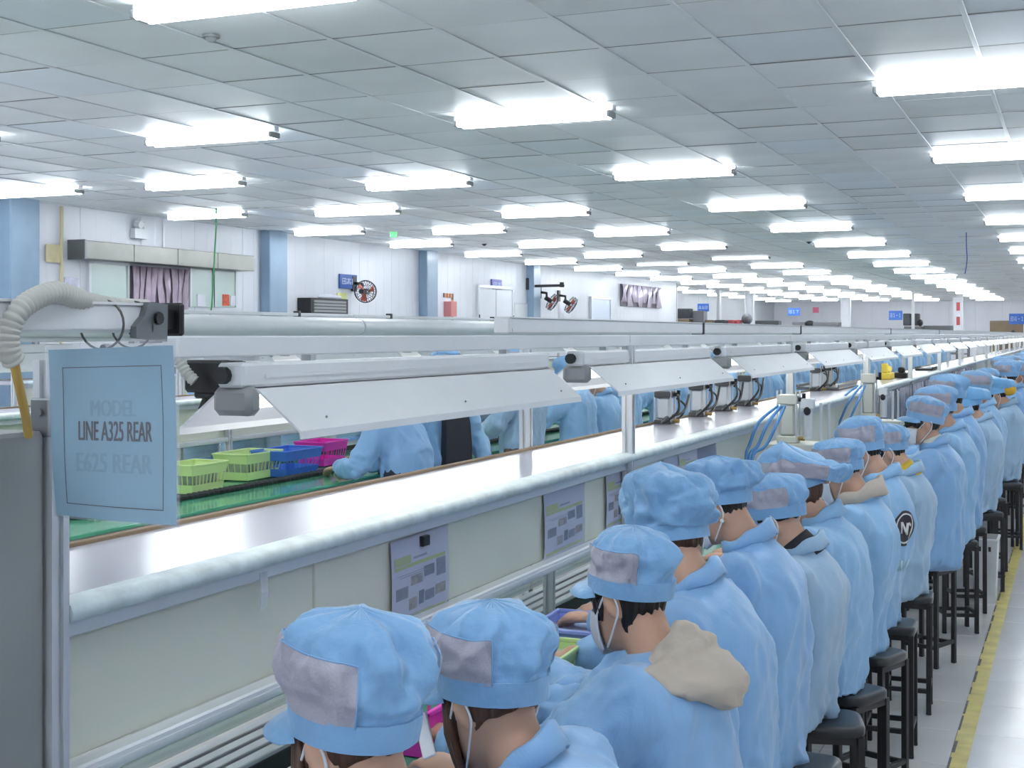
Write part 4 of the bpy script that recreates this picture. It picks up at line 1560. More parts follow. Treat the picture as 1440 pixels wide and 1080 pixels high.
P11, q11 = person('upright young worker with a large white mask and visor cap, looking down at the bench', (1280, 1329, 549, 602, 6.9), hx=0.03, pitch=.14, hyaw=.30, seed=33, coat=COATM, voxel=.013, bvoxel=.010, shirt=SHIRTW,
                  capkw=dict(tall=.135, puff=.5, wr=.005, tilt=.34), hairkw=dict(back=-.05, side=-.015, front=.05))

# hood of the third worker: a roll round the neck and a soft bag lying down the back
hd = MB()
T = unit(q3.T(1)); f = unit(np.cross(ey, T))
for (r0, zoff, rad) in ((.074, .050, .022), (.090, .012, .030)):
    pts, rr = [], []
    for a in np.linspace(1.35, 2 * math.pi - 1.35, 26):
        bk = max(0, -math.cos(a))
        pts.append(q3.N + (f * math.cos(a) * 1.08 + ey * math.sin(a)) * (r0 + .006 * math.sin(a * 4 + r0 * 50)) + T * (zoff - .035 * (1 - bk) + .006 * math.sin(a * 3)))
        rr.append(rad * (.55 + .6 * bk) * (1 + .12 * math.sin(a * 7 + r0 * 99)))
    hd.tube(pts, rr, 12, sq=.8)


def back3(t, lat, off):
    c, T_ = q3.S(t), q3.T(t); f_ = unit(np.cross(ey, T_))
    b = np.interp(t, (.62, .76, .87, .95, 1.0), (.142, .132, .114, .096, .075))
    w = np.interp(t, (.62, .76, .87, .95, 1.0), (.206, .203, .172, .122, .08))
    return c - f_ * (b * math.sqrt(max(0, 1 - (lat / w) ** 2)) + off) + ey * lat


o_, i_ = [], []
for k in range(15):
    a = -1 + 2 * k / 14
    ro, ri = [], []
    for j in range(11):
        v = j / 10
        t = 1.04 - .30 * v * (1 - .22 * abs(a)) - .02 * a * v
        lat = a * (.098 + .026 * math.sin(v * 2.4)) * (1 - .42 * v ** 3) + .068 - .03 * v
        th = (.030 + .030 * math.sin(min(1, v * 1.05) * math.pi) ** .7) * (1 - .45 * a * a) + .008 * math.sin(a * 6 + v * 5)
        ro.append(tuple(back3(t, lat, th + .012))); ri.append(tuple(back3(t, lat, -.004)))
    o_.append(ro); i_.append(ri)
hd.shell(o_, i_)
hm = remeshed(hd, .008, 4)
P, N_ = vget(hm), nget(hm)
P = P + N_ * (.010 * folds(P + 3, (10, 10, 18), 4) + .003 * folds(P + 9, (30, 30, 30), 6))[:, None]
vset(hm, P)
link('hood', set_mesh(hm, 'hood', BEIGE), P3)
add_collar(P8, q8, BEIGE, 4, height=.085, r=.078, name='jacket_collar', flare=.010)
# earring of the fifth worker
for s in (1, -1):
    link('earring', MB().ellip(to_head(q5, (-.012, s * .086, -.046)), (.006, .006, .006), None, 10, 8).mesh('earring', mat('pearl', (240, 238, 230), .2), 180), P5)

# emblem on the back of the ninth worker
def on_back(q, t, lat, girth=1.0, off=.02):
    c, T_ = q.S(t), q.T(t); f_ = unit(np.cross(ey, T_))
    return c - f_ * (.142 * girth + off) + ey * lat, T_, f_


from mathutils.bvhtree import BVHTree
coat9 = [o for o in kids(P9) if o.name.startswith('coat')][0].data
tree9 = BVHTree.FromPolygons([v.co.copy() for v in coat9.vertices], [tuple(p.vertices) for p in coat9.polygons])
c_, T_, f_ = on_back(q9, .60, 0, .92, 0)
n9 = unit(-f_ * math.cos(.75) + ey * math.sin(.75)); s9 = unit(np.cross(T_, n9))


def stick(a, b, off):                # a point of the print, dropped onto the cloth
    p = q9.S(.60) + s9 * a + T_ * b + n9 * .5
    h = tree9.ray_cast(Vector(p), Vector(-n9))
    return tuple(np.array(h[0]) + n9 * off) if h[0] is not None else tuple(p - n9 * .36)


def print_patch(polys, name, m, parent, off):
    mb = MB()
    for g in polys:
        mb.shell([[stick(a, b, off) for a, b in r] for r in g], [[stick(a, b, off - .003) for a, b in r] for r in g])
    return link(name, mb.mesh(name, m, 180), parent)


em = print_patch([[[(r * math.cos(t), r * math.sin(t)) for r in (.004, .03, .055, .072)] for t in np.linspace(0, 2 * math.pi, 25)]], 'emblem', mat('emblem_dark', (52, 44, 56), .6), P9, .004)
print_patch([[[(r * math.cos(t), r * math.sin(t)) for r in (.056, .062)] for t in np.linspace(0, 2 * math.pi, 25)]], 'emblem_ring', SHIRTW, em, .006)
print_patch([[[(-.030, -.02), (-.018, -.02)], [(-.028, .026), (-.016, .026)]], [[(-.016, .012), (-.012, .026)], [(.006, -.02), (.014, -.012)]], [[(.008, -.026), (.020, -.026)], [(.010, .022), (.022, .022)]],
             [[(.022, .014), (.022, .026)], [(.036, .008), (.036, .018)]]], 'emblem_mark', SHIRTW, em, .006)
print_patch([[[(-.04 + .028 * k, -.17), (-.022 + .028 * k, -.17)], [(-.04 + .028 * k, -.13), (-.022 + .028 * k, -.13)]] for k in range(4)], 'coat_lettering', mat('pale_print', (186, 220, 236), .5), P9, .004)

# -------- farther workers of the front row
V = {}
V['a'] = person('worker', (-.75, 8.05, 1.26), hx=.04, girth=.95, pitch=.40, hyaw=.0, seed=36, coat=COATM2, voxel=.015, bvoxel=.0125, detail=1, capkw=dict(tall=.14, puff=.7), hairkw=dict(back=-.03, side=0.0))
V['b'] = person('worker', (-.74, 8.65, 1.31), hx=.04, girth=.95, pitch=.38, hyaw=-.35, seed=39, coat=COATM, voxel=.015, bvoxel=.0125, detail=1, capkw=dict(tall=.14, puff=.9), hairkw=dict(back=-.09, side=-.03), brim=False)
V['c'] = person('worker', (-.69, 9.4, 1.22), hx=.05, girth=.95, pitch=.55, hyaw=.1, seed=42, coat=COATM3, voxel=.015, bvoxel=.0125, detail=1, capm=CAPM2, capkw=dict(tall=.14, puff=1.2, bag=.05), hairkw=dict(back=-.05, side=-.02), panel=False, brim=False)
V['d'] = person('worker', (-.69, 10.2, 1.30), hx=.03, girth=.97, pitch=.28, hyaw=.25, seed=45, coat=COATM2, voxel=.015, bvoxel=.0125, detail=1, capkw=dict(tall=.135, puff=.5), hairkw=dict(back=-.05, side=-.01), skin=SKIN2)


def clone(v, pos, label, rz=None, group='seated workers of the front row', name=None):
    src, q = V[v]
    r = src.rotation_euler.z if rz is None else rz
    fx, fy = math.cos(r), math.sin(r)
    dz = pos[2] - q.C[2]
    hx = q.C[0]
    c = copy_tree(src, (pos[0] - fx * hx, pos[1] - fy * hx, 0), r, label, group)
    return c


def setlab(v, label):
    V[v][0]['label'] = label


setlab('a', 'worker right behind the upright young worker, cap pulled low')
setlab('b', 'worker with dark nape hair under a plain cap, two seats past the upright young worker')
setlab('c', 'worker with a saturated blue cap, three seats past the upright young worker')
setlab('d', 'upright tanned worker with visor cap and bare ear, four seats past the upright young worker')
more = [('c', (1400, 541, 10.8), 'worker with a yellow hair band bulging below a grey cap'), ('a', (1386, 512, 11.6), 'worker with a pale panelled cap just past the yellow hair band'),
        ('b', (1416, 514, 12.4), 'worker with dark nape under a light cap, second past the yellow hair band'), ('d', (1432, 506, 13.2), 'worker with a shaded mesh cap, third past the yellow hair band')]
for v, (u, y, d), lab in more:
    c = clone(v, headpos(u, y, d), lab)
    if lab.startswith('worker with a yellow hair band'):
        qq = V[v][1]
        link('hair_band', MB().ellip(to_head(qq, (-.115, 0, -.01)), (.06, .085, .055), None, 14, 10).mesh('hair_band', mat('yellow_cloth', (232, 178, 50), .6, bump=(40, .3)), 180), c)
for k in range(20):
    y = 14.85 + k * .66
    x = -.72 + random.uniform(-.08, .06)
    clone(random.choice('abcd'), (x, y, 1.28), 'small far seated worker in blue, %s in the distant end of the front row' % ORD[k], group='distant workers of the front row')

# -------- stools
STOOLM = mat('black_stool_paint', (34, 33, 36), .42, noise=(12, .3))
STOOLS = mat('black_stool_seat', (44, 46, 50), .30, noise=(9, .2))


def stool_meshes(s=.53, w=.098):
    seat = MB()
    rings = []
    for z, k in ((s - .032, .97), (s - .026, 1.0), (s - .008, 1.0), (s - .002, .96), (s, .85)):
        rr = []
        for j in range(32):
            t = 2 * math.pi * j / 32
            c_, s_ = math.cos(t), math.sin(t)
            rr.append(((w + .012) * k * math.copysign(abs(c_) ** .42, c_), (w + .012) * k * math.copysign(abs(s_) ** .42, s_), z + (.003 * math.sin(9 * t) if k == 1.0 else 0)))
        rings.append(rr)
    seat.loft(rings)
    fr = MB()
    for a, b in ((-1, 0), (1, 0), (0, -1), (0, 1)):
        if a: fr.box(a * (w - .02), a * w, -w, w, s - .055, s - .032)
        else: fr.box(-w, w, b * (w - .02), b * w, s - .055, s - .032)
    leg = MB().box(-.011, .011, -.011, .011, 0, s - .032, bev=.002).box(-.012, .012, -.012, .012, 0, .012, bev=.003)
    rail = MB().box(-w + .008, w - .008, -.009, .009, .095, .115, bev=.002)
    return seat.mesh('seat', STOOLS, 50), fr.mesh('seat_frame', STOOLM), leg.mesh('leg', STOOLM), rail.mesh('foot_rail', STOOLM), w


SM = stool_meshes()


def stool(x, y, rz, label, group='black stools of the front row'):
    t = thing('stool', label, 'stool', (x, y, 0), rz, group)
    w = SM[4] - .006
    link('seat', SM[0], t); link('seat_frame', SM[1], t)
    for a in (-1, 1):
        for b in (-1, 1):
            link('leg', SM[2], t, (a * w, b * w, 0))
    for k in range(4):
        link('foot_rail', SM[3], t, (0, 0, .01 * (k % 2))).rotation_euler = (0, 0, 0)
    ks = [o for o in kids(t) if o.name.startswith('foot_rail')]
    for k, o in enumerate(ks):
        a = k * math.pi / 2
        o.location = (-math.sin(a) * w, math.cos(a) * w, .01 * (k % 2)); o.rotation_euler = (0, 0, a)
    return t


seatlab = {0: 'nearest worker', 1: 'second worker from the camera', 2: 'beige hooded worker', 3: 'worker with the tall drooping cap', 4: 'worker with the pearl earring', 5: 'worker with the dark shirt collar',
           6: 'worker with the bagged cap', 7: 'worker with the beige collar', 8: 'worker with the round back emblem', 9: 'worker with the yellow shirt collar', 10: 'upright young worker'}
for k, t in enumerate((P1, P2, P3, P4, P5, P6, P7, P8, P9, P10, P11)):
    stool(-.715, t.location.y, random.uniform(-.5, .5), 'black square seated stool under the %s' % seatlab[k])
for k, v in enumerate('abcd'):
    t = V[v][0]
    stool(t.location.x + .06, t.location.y, random.uniform(-.5, .5), 'black stool %s past the upright young worker' % ('one seat', 'two seats', 'three seats', 'four seats')[k])
far_people = [o for o in COL.objects if o.parent is None and o.get('category') == 'person' and o.location.y > 10.4]
for k, o in enumerate(sorted(far_people, key=lambda o: o.location.y)):
    stool(o.location.x + .01, o.location.y, random.uniform(-.5, .5), 'small black stool in the distant end of the front row, %s going away' % ORD[k], 'distant stools of the front row')
for x, y, lab in ((-.52, 11.3, 'empty black stool standing out in the aisle beyond the white bin'),):
    stool(x, y, .2, lab)

# -------- second bench: workers seen from behind
V['e'] = person('worker', (-4.22, 7.5, 1.22), hx=.26, pitch=.75, seed=51, coat=COATM, voxel=.014, bvoxel=.0125, detail=1, stand=True, hands={1: (.42, .16, .86), -1: (.44, -.12, .86)}, group='workers at the second bench')
setlab('e', 'worker bending low over the second bench beside the blue basket')
V['f'] = person('worker', (-4.12, 10.8, 1.36), hx=.10, pitch=.4, seed=54, coat=COATM2, voxel=.014, bvoxel=.0125, detail=1, seat=.58, group='workers at the second bench', capkw=dict(tall=.15, puff=.9), panel=False)
V['g'] = person('worker', (-4.05, 9.5, 1.46), hx=.05, pitch=.3, seed=57, coat=COATM3, voxel=.014, bvoxel=.0125, detail=1, stand=True, group='workers at the second bench', hands={1: (.30, .2, .95), -1: (.32, -.15, .95)}, trousers=mat('brown_trousers', (96, 84, 74), .8, noise=(9, .2)))
setlab('f', 'seated worker in blue at the second bench seen under the second lamp hood')
setlab('g', 'standing worker in a pale coat and brown trousers at the second bench')
V['h'] = person('worker', (-3.95, 8.05, 1.45), hx=.03, pitch=.3, seed=60, facing=-.5, coat=COATM2, voxel=.014, bvoxel=.0125, detail=1, stand=True, group='workers at the second bench', hands={1: (.12, .28, .80), -1: (.14, -.28, .80)}, girth=.92)
qh = V['h'][1]
link('dark_shirt_front', MB().shell(*[[[tuple(np.array((x0 + o, y, z))) for y in np.array((-.10, -.06, 0, .06, .10)) * (.75 + .35 * math.sin((z - .4) * 3.4))] for z, x0 in ((.50, .135), (.75, .150), (.95, .158), (1.12, .150), (1.25, .125))] for o in (.03, -.03)]).mesh('dark_shirt_front', SHIRTD, 60), V['h'][0])
setlab('h', 'standing worker with an open blue coat over a black shirt, at the second bench')
WB = ['seated worker at the second bench, %s beyond the second lamp hood' % o for o in ORD]
n = 0
ys2 = [11.5, 12.1, 13.4]
y = 14.3
while y < 46:
    ys2.append(y); y += random.uniform(.62, 1.0)
for k, y in enumerate(ys2):
    clone('f' if k % 3 else 'a', (-4.10 + random.uniform(-.05, .05), y, 1.36), WB[k] if k < 3 else 'distant worker in blue far along the second bench, %s from the front' % ORD[k - 3], math.pi + random.uniform(-.15, .15),
          'workers at the second bench' if k < 3 else 'distant workers at the second bench')
for k, y in enumerate((8.1, 8.75, 9.6, 10.5, 11.3, 12.2, 13.1)):
    clone('f', (-5.95, y, 1.34), 'worker across the second bench, only the arms showing, %s from the front' % ORD[k], 0.0, 'workers across the second bench')
# ================================================================ things on and round the benches
LIMEP = mat('lime_plastic', (222, 246, 168), .35, spec=.5, trans=.0, sheen=.1)
BLUEP = mat('blue_plastic', (74, 124, 222), .35)
LILACP = mat('lilac_plastic', (150, 166, 236), .35)
PINKP = mat('pink_plastic', (236, 60, 190), .35)
PALEG = mat('pale_green_plastic', (196, 226, 150), .35)
PALEB = mat('pale_blue_plastic', (178, 196, 236), .35)
HOSEB = mat('blue_air_hose', (84, 142, 200), .35)
BRASS = mat('brass', (180, 150, 90), .35, .6)


def basket(x, y, z, w, l, h, m, label, rz=0.0, fill=None, group='plastic baskets on the benches', taper=.82, nslat=9):
    """slotted plastic basket: rim, corner posts, slats and floor; w across, l along"""
    t = thing('plastic_basket', label, 'basket', (x, y, z), rz, group)
    W, L, w2, l2 = w / 2, l / 2, w / 2 * taper, l / 2 * taper
    r = MB()
    for sx, sy in ((1, 0), (-1, 0), (0, 1), (0, -1)):
        if sx: r.box(sx * W - .005, sx * W + .005, -L - .005, L + .005, h - .012, h, bev=.002)
        else: r.box(-W - .005, W + .005, sy * L - .005, sy * L + .005, h - .012, h, bev=.002)
    part('rim', r, m, t, world_coords=False)
    part('base', MB().box(-w2, w2, -l2, l2, 0, .006, bev=.002), m, t, world_coords=False)
    b = MB()
    for sx, sy in ((1, 0), (-1, 0), (0, 1), (0, -1)):
        n = nslat if sx else max(5, int(nslat * w / l))
        for lo, hi in ((0.0, .30), (.62, .95)):          # two solid bands of the wall
            q = []
            for f in (lo, hi):
                k = taper + (1 - taper) * f
                if sx: q += [(sx * W * k, -L * k, h * f), (sx * W * k, L * k, h * f)]
                else: q += [(-W * k, sy * L * k, h * f), (W * k, sy * L * k, h * f)]
            o = np.array((sx, sy, 0)) * .003
            b.shell([[tuple(np.array(q[0]) + o), tuple(np.array(q[1]) + o)], [tuple(np.array(q[2]) + o), tuple(np.array(q[3]) + o)]], [[q[0], q[1]], [q[2], q[3]]])
        for i in range(n + 1):
            f = -1 + 2 * i / n
            k0, k1 = taper + (1 - taper) * .3, taper + (1 - taper) * .62
            if sx: b.cyl((sx * W * k0, L * k0 * f, h * .3), (sx * W * k1, L * k1 * f, h * .62), .0035, 4)
            else: b.cyl((W * k0 * f, sy * L * k0, h * .3), (W * k1 * f, sy * L * k1, h * .62), .0035, 4)
    part('slotted_wall', b, m, t, world_coords=False)
    if fill:
        fm, n, fl = fill
        for i in range(n):
            c = MB().box(-.9 * w2, .9 * w2, -.009, .009, 0, h * .62, bev=.003, M=Matrix.Translation((random.uniform(-.004, .004), -l2 * .8 + 1.6 * l2 * i / max(1, n - 1), .008)) @ Matrix.Rotation(random.uniform(-.25, .25), 4, 'X'))
            c.shift((x, y, z))
            solo('moulded_part', c, fm, fl + ', %s from its near end' % ORD[i], 'part', 'moulded parts standing in the baskets')
    return t


GP = mat('grey_part', (176, 186, 172), .4, noise=(30, .1))
# near bench
p = at_z(824, 914, .803)
basket(p[0] - .03, p[1], .803, .20, .27, .085, LILACP, 'lilac blue slotted basket on the green top before the beige hooded worker', .05, (PALEB, 6, 'pale part in the lilac blue basket'))
p = at_z(772, 952, .803)
basket(p[0], p[1] - .02, .803, .15, .24, .085, PALEG, 'pale green slotted basket on the green top beside the lilac blue basket', .03, (GP, 5, 'grey part in the pale green basket'))
p = at_z(592, 1056, .803)
basket(p[0] - .04, p[1] + .06, .803, .17, .24, .105, PINKP, 'bright pink slotted basket in front of the second worker', .0)
# second bench
for u, y, w, l, h, m, lab, fill in ((272, 692, .30, .44, .17, LIMEP, 'lime green basket on the second bench, nearest of the row beside the blue sign', (GP, 7, 'grey part in the nearest lime basket')),
                                    (349, 673, .32, .52, .17, LIMEP, 'lime green basket on the second bench between the nearest lime one and the blue one', (GP, 8, 'grey part in the lime basket beside the blue basket')),
                                    (404, 668, .34, .56, .17, BLUEP, 'blue slotted basket on the second bench', None),
                                    (452, 654, .30, .42, .17, PINKP, 'magenta basket on the second bench beside the bending worker', None),
                                    (566, 648, .32, .56, .16, LIMEP, 'lime green basket on the second bench just past the bending worker', (GP, 6, 'grey part in the lime basket past the bending worker')),
                                    (641, 627, .30, .40, .15, LIMEP, 'pale lime basket on the second bench past the worker in black', None),
                                    (654, 622, .26, .3, .13, PINKP, 'small magenta basket beside the pale lime one', None),
                                    (675, 620, .28, .5, .14, PALEB, 'pale blue basket on the second bench beside the worker in the pale coat', None)):
    p = at_z(u, y, .793)
    basket(max(p[0], -5.14) - .0, p[1], .80, w * .8, l * .8, h, m, lab, 0.02, fill)

# black jigs on the lower tray of the near bench
JIG = mat('jig_black', (30, 32, 34), .45)
for k, (u, y) in enumerate(((770, 1022), (785, 1000), (800, 986), (815, 968), (825, 950), (836, 934), (745, 1042), (848, 916))):
    p = at_z(u, y, .73)
    t = thing('assembly_jig', 'black assembly jig on the lower tray, %s from the far end of its row' % ORD[[5, 4, 3, 2, 1, 0, 6, 7][k]], 'jig', (max(-1.20, min(-1.12, p[0])), p[1], .7255), .06 * (k % 3 - 1), 'black jigs on the lower tray')
    part('jig_base', MB().box(-.075, .075, -.03, .03, 0, .016, bev=.003), JIG, t, world_coords=False)
    part('jig_cradle', MB().box(-.06, .02, -.02, -.012, .016, .034, bev=.002).box(-.06, .02, .012, .02, .016, .034, bev=.002).box(.03, .06, -.022, .022, .016, .028, bev=.003), DARK, t, world_coords=False)
    part('jig_plate', MB().box(-.055, .015, -.011, .011, .016, .020, bev=.001), ALUD, t, world_coords=False)
w0 = at_z(836, 880, .86)
solo('jig_wire', MB().tube(smooth_path([at_z(849, 900, .80), at_z(838, 925, .79), at_z(822, 962, .775), at_z(800, 985, .752)], 6), .003, 6), BLACK, 'thin black wire leading to the jigs beside the beige hooded worker', 'wire')

# card held by the second worker
hp_ = wl(P2)
q = q2
wr = q.wr[1] + q.hf[1] * .11
c_, s_ = math.cos(P2.rotation_euler.z), math.sin(P2.rotation_euler.z)
cw = at_d(600, 1046, 2.24)
cm = MB().box(-.012, .012, -.003, .003, -.025, .055, bev=.002, M=Matrix.Translation(cw) @ Matrix.Rotation(-.6, 4, 'X') @ Matrix.Rotation(-.5, 4, 'Y'))
solo('label_card', cm, mat('white_card', (240, 240, 244), .5), 'small white card in the hand of the second worker over the pink basket', 'card')

# ---------------------------------------------------------------- pneumatic presses
PRESSM = mat('press_body', (206, 208, 200), .35, .15, noise=(6, .05))
PRESSD = mat('press_cap', (84, 84, 84), .45, noise=(9, .1))


def press(x, y, z0, z1, r, label, group, big=False):
    t = thing('pneumatic_press', label, 'press', (x, y, z0), 0, group)
    h = z1 - z0
    P = lambda mb: mb
    part('cylinder', MB().box(-r * .8, r * .8, -r * .8, r * .8, h * .12, h * .76, bev=r * .25), PRESSM if big else ALU, t, world_coords=False)
    part('top_block', MB().box(-r, r, -r * 1.05, r * 1.05, h * .74, h * .92, bev=.004), PRESSD if not big else PRESSM, t, world_coords=False)
    part('bottom_block', MB().box(-r, r, -r * 1.05, r * 1.05, 0, h * .13, bev=.004), PRESSD if not big else PRESSM, t, world_coords=False)
    for a in (-1, 1):
        for b in (-1, 1):
            part('tie_rod', MB().cyl((a * r * .92, b * r * .92, .01), (a * r * .92, b * r * .92, h), r * .1, 6), ALU, t, world_coords=False)
    part('air_fitting', MB().cyl((r, .0, h * .83), (r + .03, 0, h * .83), r * .22, 8).cyl((r + .025, 0, h * .8), (r + .025, 0, h * .95), r * .2, 8), BLACK, t, world_coords=False)
    part('air_fitting', MB().cyl((r, .0, h * .08), (r + .03, 0, h * .08), r * .22, 8), BRASS, t, world_coords=False)
    return t


RP = 'presses along the back edge of the shelf'
for k, (u, yt, yb) in enumerate(((935, 546, 590), (982, 535, 577), (1018, 530, 566), (1049, 524, 556), (1148, 515, 545), (1163, 512, 540))):
    b = at_z(u, yb, 1.298)
    x = -1.79
    d = at_x(u, yb, x)
    y = d[1]
    zt = at_x(u, yt, x)[2]
    press(x, y, 1.298, zt, .042, 'grey pneumatic press on the back of the shelf, %s from the near side' % ORD[k], RP)
    hz = 1.30
    pth = [(x + .07, y - .02, zt - .03), (x + .10, y - .12, zt - .10), (x + .04, y - .16, hz + .012), (x + .02, y - .04, hz + .03), (x + .06, y + .10, hz + .05), (x + .05, y + .24, zt - .04)]
    solo('air_hose', MB().tube(smooth_path(pth, 6), .0065, 7), BLACK, 'black air hose looping round the shelf press, %s from the front' % ORD[k], 'hose', 'black hoses at the shelf presses', smooth=180)
    pth = [(x + .045, y + .05, zt - .05), (x + .06, y + .14, zt - .09), (x + .03, y + .15, hz + .02), (x, y + .06, hz + .012)]
    solo('air_hose', MB().tube(smooth_path(pth, 6), .005, 7), BLACK, 'short black hose bending behind the shelf press, %s from the front' % ORD[k], 'hose', 'black hoses at the shelf presses', smooth=180)

for k, (u, yt, yb, d) in enumerate(((1109, 549, 622, 6.55), (1222, 520, 590, 9.2))):
    b, tp2 = at_d(u, yb, d), at_d(u, yt, d)
    nm = ('first', 'second')[k]
    t = press(b[0], b[1], b[2], tp2[2], .050, 'tall white press station standing at the shelf front, %s of the two big ones' % nm, 'big press stations', True)
    part('base_plate', MB().box(-.09, .22, -.11, .12, -.05, 0, bev=.004), PRESSM, t, world_coords=False)
    part('stand', MB().box(-.05, .05, -.05, .05, .80 - b[2], -.05, bev=.004), ALU, t, world_coords=False)
    part('side_cylinder', MB().cyl((.10, -.02, .02), (.10, -.02, .19), .024, 12).box(.07, .13, -.05, .01, .17, .22, bev=.004), ALU, t, world_coords=False)
    part('valve', MB().ellip((.10, -.045, .16), (.018, .018, .022), None, 10, 8), BLACK, t, world_coords=False, label='black valve knob')
    part('guide_rod', MB().cyl((.16, .0, 0), (.16, 0, .2), .008, 8), ALU, t, world_coords=False)
    part('guide_rod', MB().cyl((.19, .05, 0), (.19, .05, .2), .008, 8), ALU, t, world_coords=False)
    for j, (du, y0_) in enumerate(((-25, 545), (-8, 560), (8, 552))):
        o = at_d
        pth = [o(u - 8 + du * .3, yt + 22, d - .15), o(u - 22 + du * .8, yt + 45, d - .2), o(u - 38 + du * .7, yt + 78, d - .2), o(u - 52 + du * .3, yb + 18, d - .25), o(u - 55 + du * .2, yb + 60, d - .3)]
        solo('air_hose', MB().tube(smooth_path(pth, 6), .008, 8), HOSEB, 'blue air hose at the %s big press station, %s of three' % (nm, ORD[j]), 'hose', 'blue air hoses', smooth=180)

# small things on the far shelf
for u, y, sx, sy, sz, m, lab, cat in ((1247, 533, .05, .17, .06, mat('tool_yellow', (214, 192, 70), .5), 'yellow power tool lying on the far part of the shelf', 'tool'),
                                      (1268, 531, .06, .12, .05, BLACK, 'black device on the shelf beside the yellow tool', 'device'),
                                      (1150, 545, .16, .45, .02, ALUD, 'grey metal tray lying on the shelf edge behind the first big press', 'tray'),
                                      (1303, 520, .10, .3, .02, BLACK, 'flat black tray far along the shelf', 'tray')):
    p = at_z(u, y, 1.30)
    b = MB().box(-sx, sx, -sy, sy, 0, sz, bev=.008)
    if cat == 'tool': b.cyl((0, -.05, sz), (0, .13, sz + .03), .035, 10).box(-.03, .03, -.16, -.10, sz, sz + .09, bev=.01)
    elif cat == 'device': b.box(-.03, .03, -.05, .05, sz, sz + .05, bev=.01)
    else: b.box(-sx, -sx + .01, -sy, sy, sz, sz + .02).box(sx - .01, sx, -sy, sy, sz, sz + .02)
    solo(cat if cat != 'device' else 'handheld_device', b.shift((max(-1.80, p[0]), p[1], 1.2995)), m, lab, cat)

# grey film strips hanging below the far shelf
FILM = mat('grey_film', (150, 154, 172), .15, alpha=.75, noise=(8, .25))
fl_ = thing('film_curtain', 'curtain of shiny grey film strips hanging under the far part of the shelf', 'curtain', (-1.44, 10.5, .95))
for k in range(60):
    y = 10.5 + k * .17
    o_, i_ = [], []
    for a in range(5):
        s = a / 4
        o_.append([(-1.438 + .018 * math.sin(s * 6 + k) + .01 * z, y + .15 * s, 1.245 - .30 * z) for z in (0, .4, .7, 1)])
        i_.append([(p[0] - .002, p[1], p[2]) for p in o_[-1]])
    part('film_strip', MB().shell(o_, i_), FILM, fl_, smooth=180)

# white bin between the stools
b = at_z(1376, 808, 0)
bn = thing('waste_bin', 'white tapered waste bin standing between the stools', 'bin', (-.545, 9.05, 0))
def tap(w0, w1, z0, z1): return [[(sx * w * .62, sy * w, z) for sx, sy in ((1, 1), (-1, 1), (-1, -1), (1, -1))] for w, z in ((w0, z0), (w1, z1))]
part('bin_body', MB().loft(tap(.10, .125, 0, .395)), PAINT, bn, world_coords=False)
part('rim', MB().box(-.085, .085, -.132, .132, .393, .41, bev=.004), PAINT, bn, world_coords=False)
part('inner', MB().box(-.07, .07, -.115, .115, .405, .4115), mat('bin_inside', (150, 150, 150), .8), bn, world_coords=False)
for s in (-1, 1):
    part('handle_slot', MB().box(s * .03 - .008, s * .03 + .008, -.126, -.120, .33, .36), DARK, bn, world_coords=False)

# ================================================================ things on the far wall
WX = XL + .004


def wall_box(mb, u0, u1, y0, y1, depth, bev=.004, X=None, off=0.0):
    X = WX if X is None else X
    a, b = at_x(u0, (y0 + y1) / 2, X), at_x(u1, (y0 + y1) / 2, X)
    um = (u0 + u1) / 2
    zt, zb = at_x(um, y0, X)[2], at_x(um, y1, X)[2]
    return mb.box(X + off, X + off + depth, a[1], b[1], zb, zt, bev=bev), (X, (a[1] + b[1]) / 2, zb), (a[1], b[1], zb, zt)


def wall_thing(name, label, cat, u0, u1, y0, y1, depth, m, part_name, group=None, X=None):
    mb, base, ext = wall_box(MB(), u0, u1, y0, y1, depth, X=X)
    t = thing(name, label, cat, base, 0, group)
    part(part_name, mb, m, t)
    return t, ext


# long stainless duct over the strip curtain
a, b = at_x(97, 352, WX), at_x(337, 371, WX)
t = thing('wall_duct', 'long stainless steel air curtain duct high on the wall over the plastic strips', 'duct', (WX, (a[1] + b[1]) / 2, 2.63))
for k in range(4):
    ya, yb = a[1] + (b[1] - a[1]) * k / 4, a[1] + (b[1] - a[1]) * (k + 1) / 4
    part('duct_section', MB().box(WX, WX + .26, ya + .004, yb - .004, 2.63, 2.85, bev=.006), STEEL, t)
part('end_plate', MB().box(WX, WX + .27, a[1] - .03, a[1], 2.62, 2.86, bev=.004), ALUD, t)
# strip curtain and its window panes
PINKF = mat('pink_clear_strip', (214, 196, 214), .08, alpha=.7, noise=(5, .15))
a, b = at_x(181, 400, WX), at_x(262, 400, WX)
t = thing('strip_curtain', 'pinkish plastic strips hanging in the opening under the stainless duct', 'curtain', (WX, (a[1] + b[1]) / 2, 1.6))
part('dark_opening', MB().box(WX - .002, WX + .02, a[1], b[1], 1.2, 2.6), mat('dim_opening', (120, 112, 122), .7), t)
n = 9
for k in range(n):
    y0_, y1_ = a[1] + (b[1] - a[1]) * k / n, a[1] + (b[1] - a[1]) * (k + .8) / n
    zb = 1.75 + .35 * (k % 3) / 3 if k > 2 else 1.62
    o_ = [[(WX + .06 + .03 * math.sin(s * 7 + z * 4 + k), y0_ + (y1_ - y0_) * (s * (1 - .45 * z * (k % 2))), 2.6 - (2.6 - zb) * z) for z in (0, .25, .5, .75, 1)] for s in (0, .33, .66, 1)]
    i_ = [[(p[0] - .004, p[1], p[2]) for p in r] for r in o_]
    part('strip', MB().shell(o_, i_), PINKF, t, smooth=180)
GLASS = mat('greenish_pane', (196, 214, 208), .15, spec=.5)
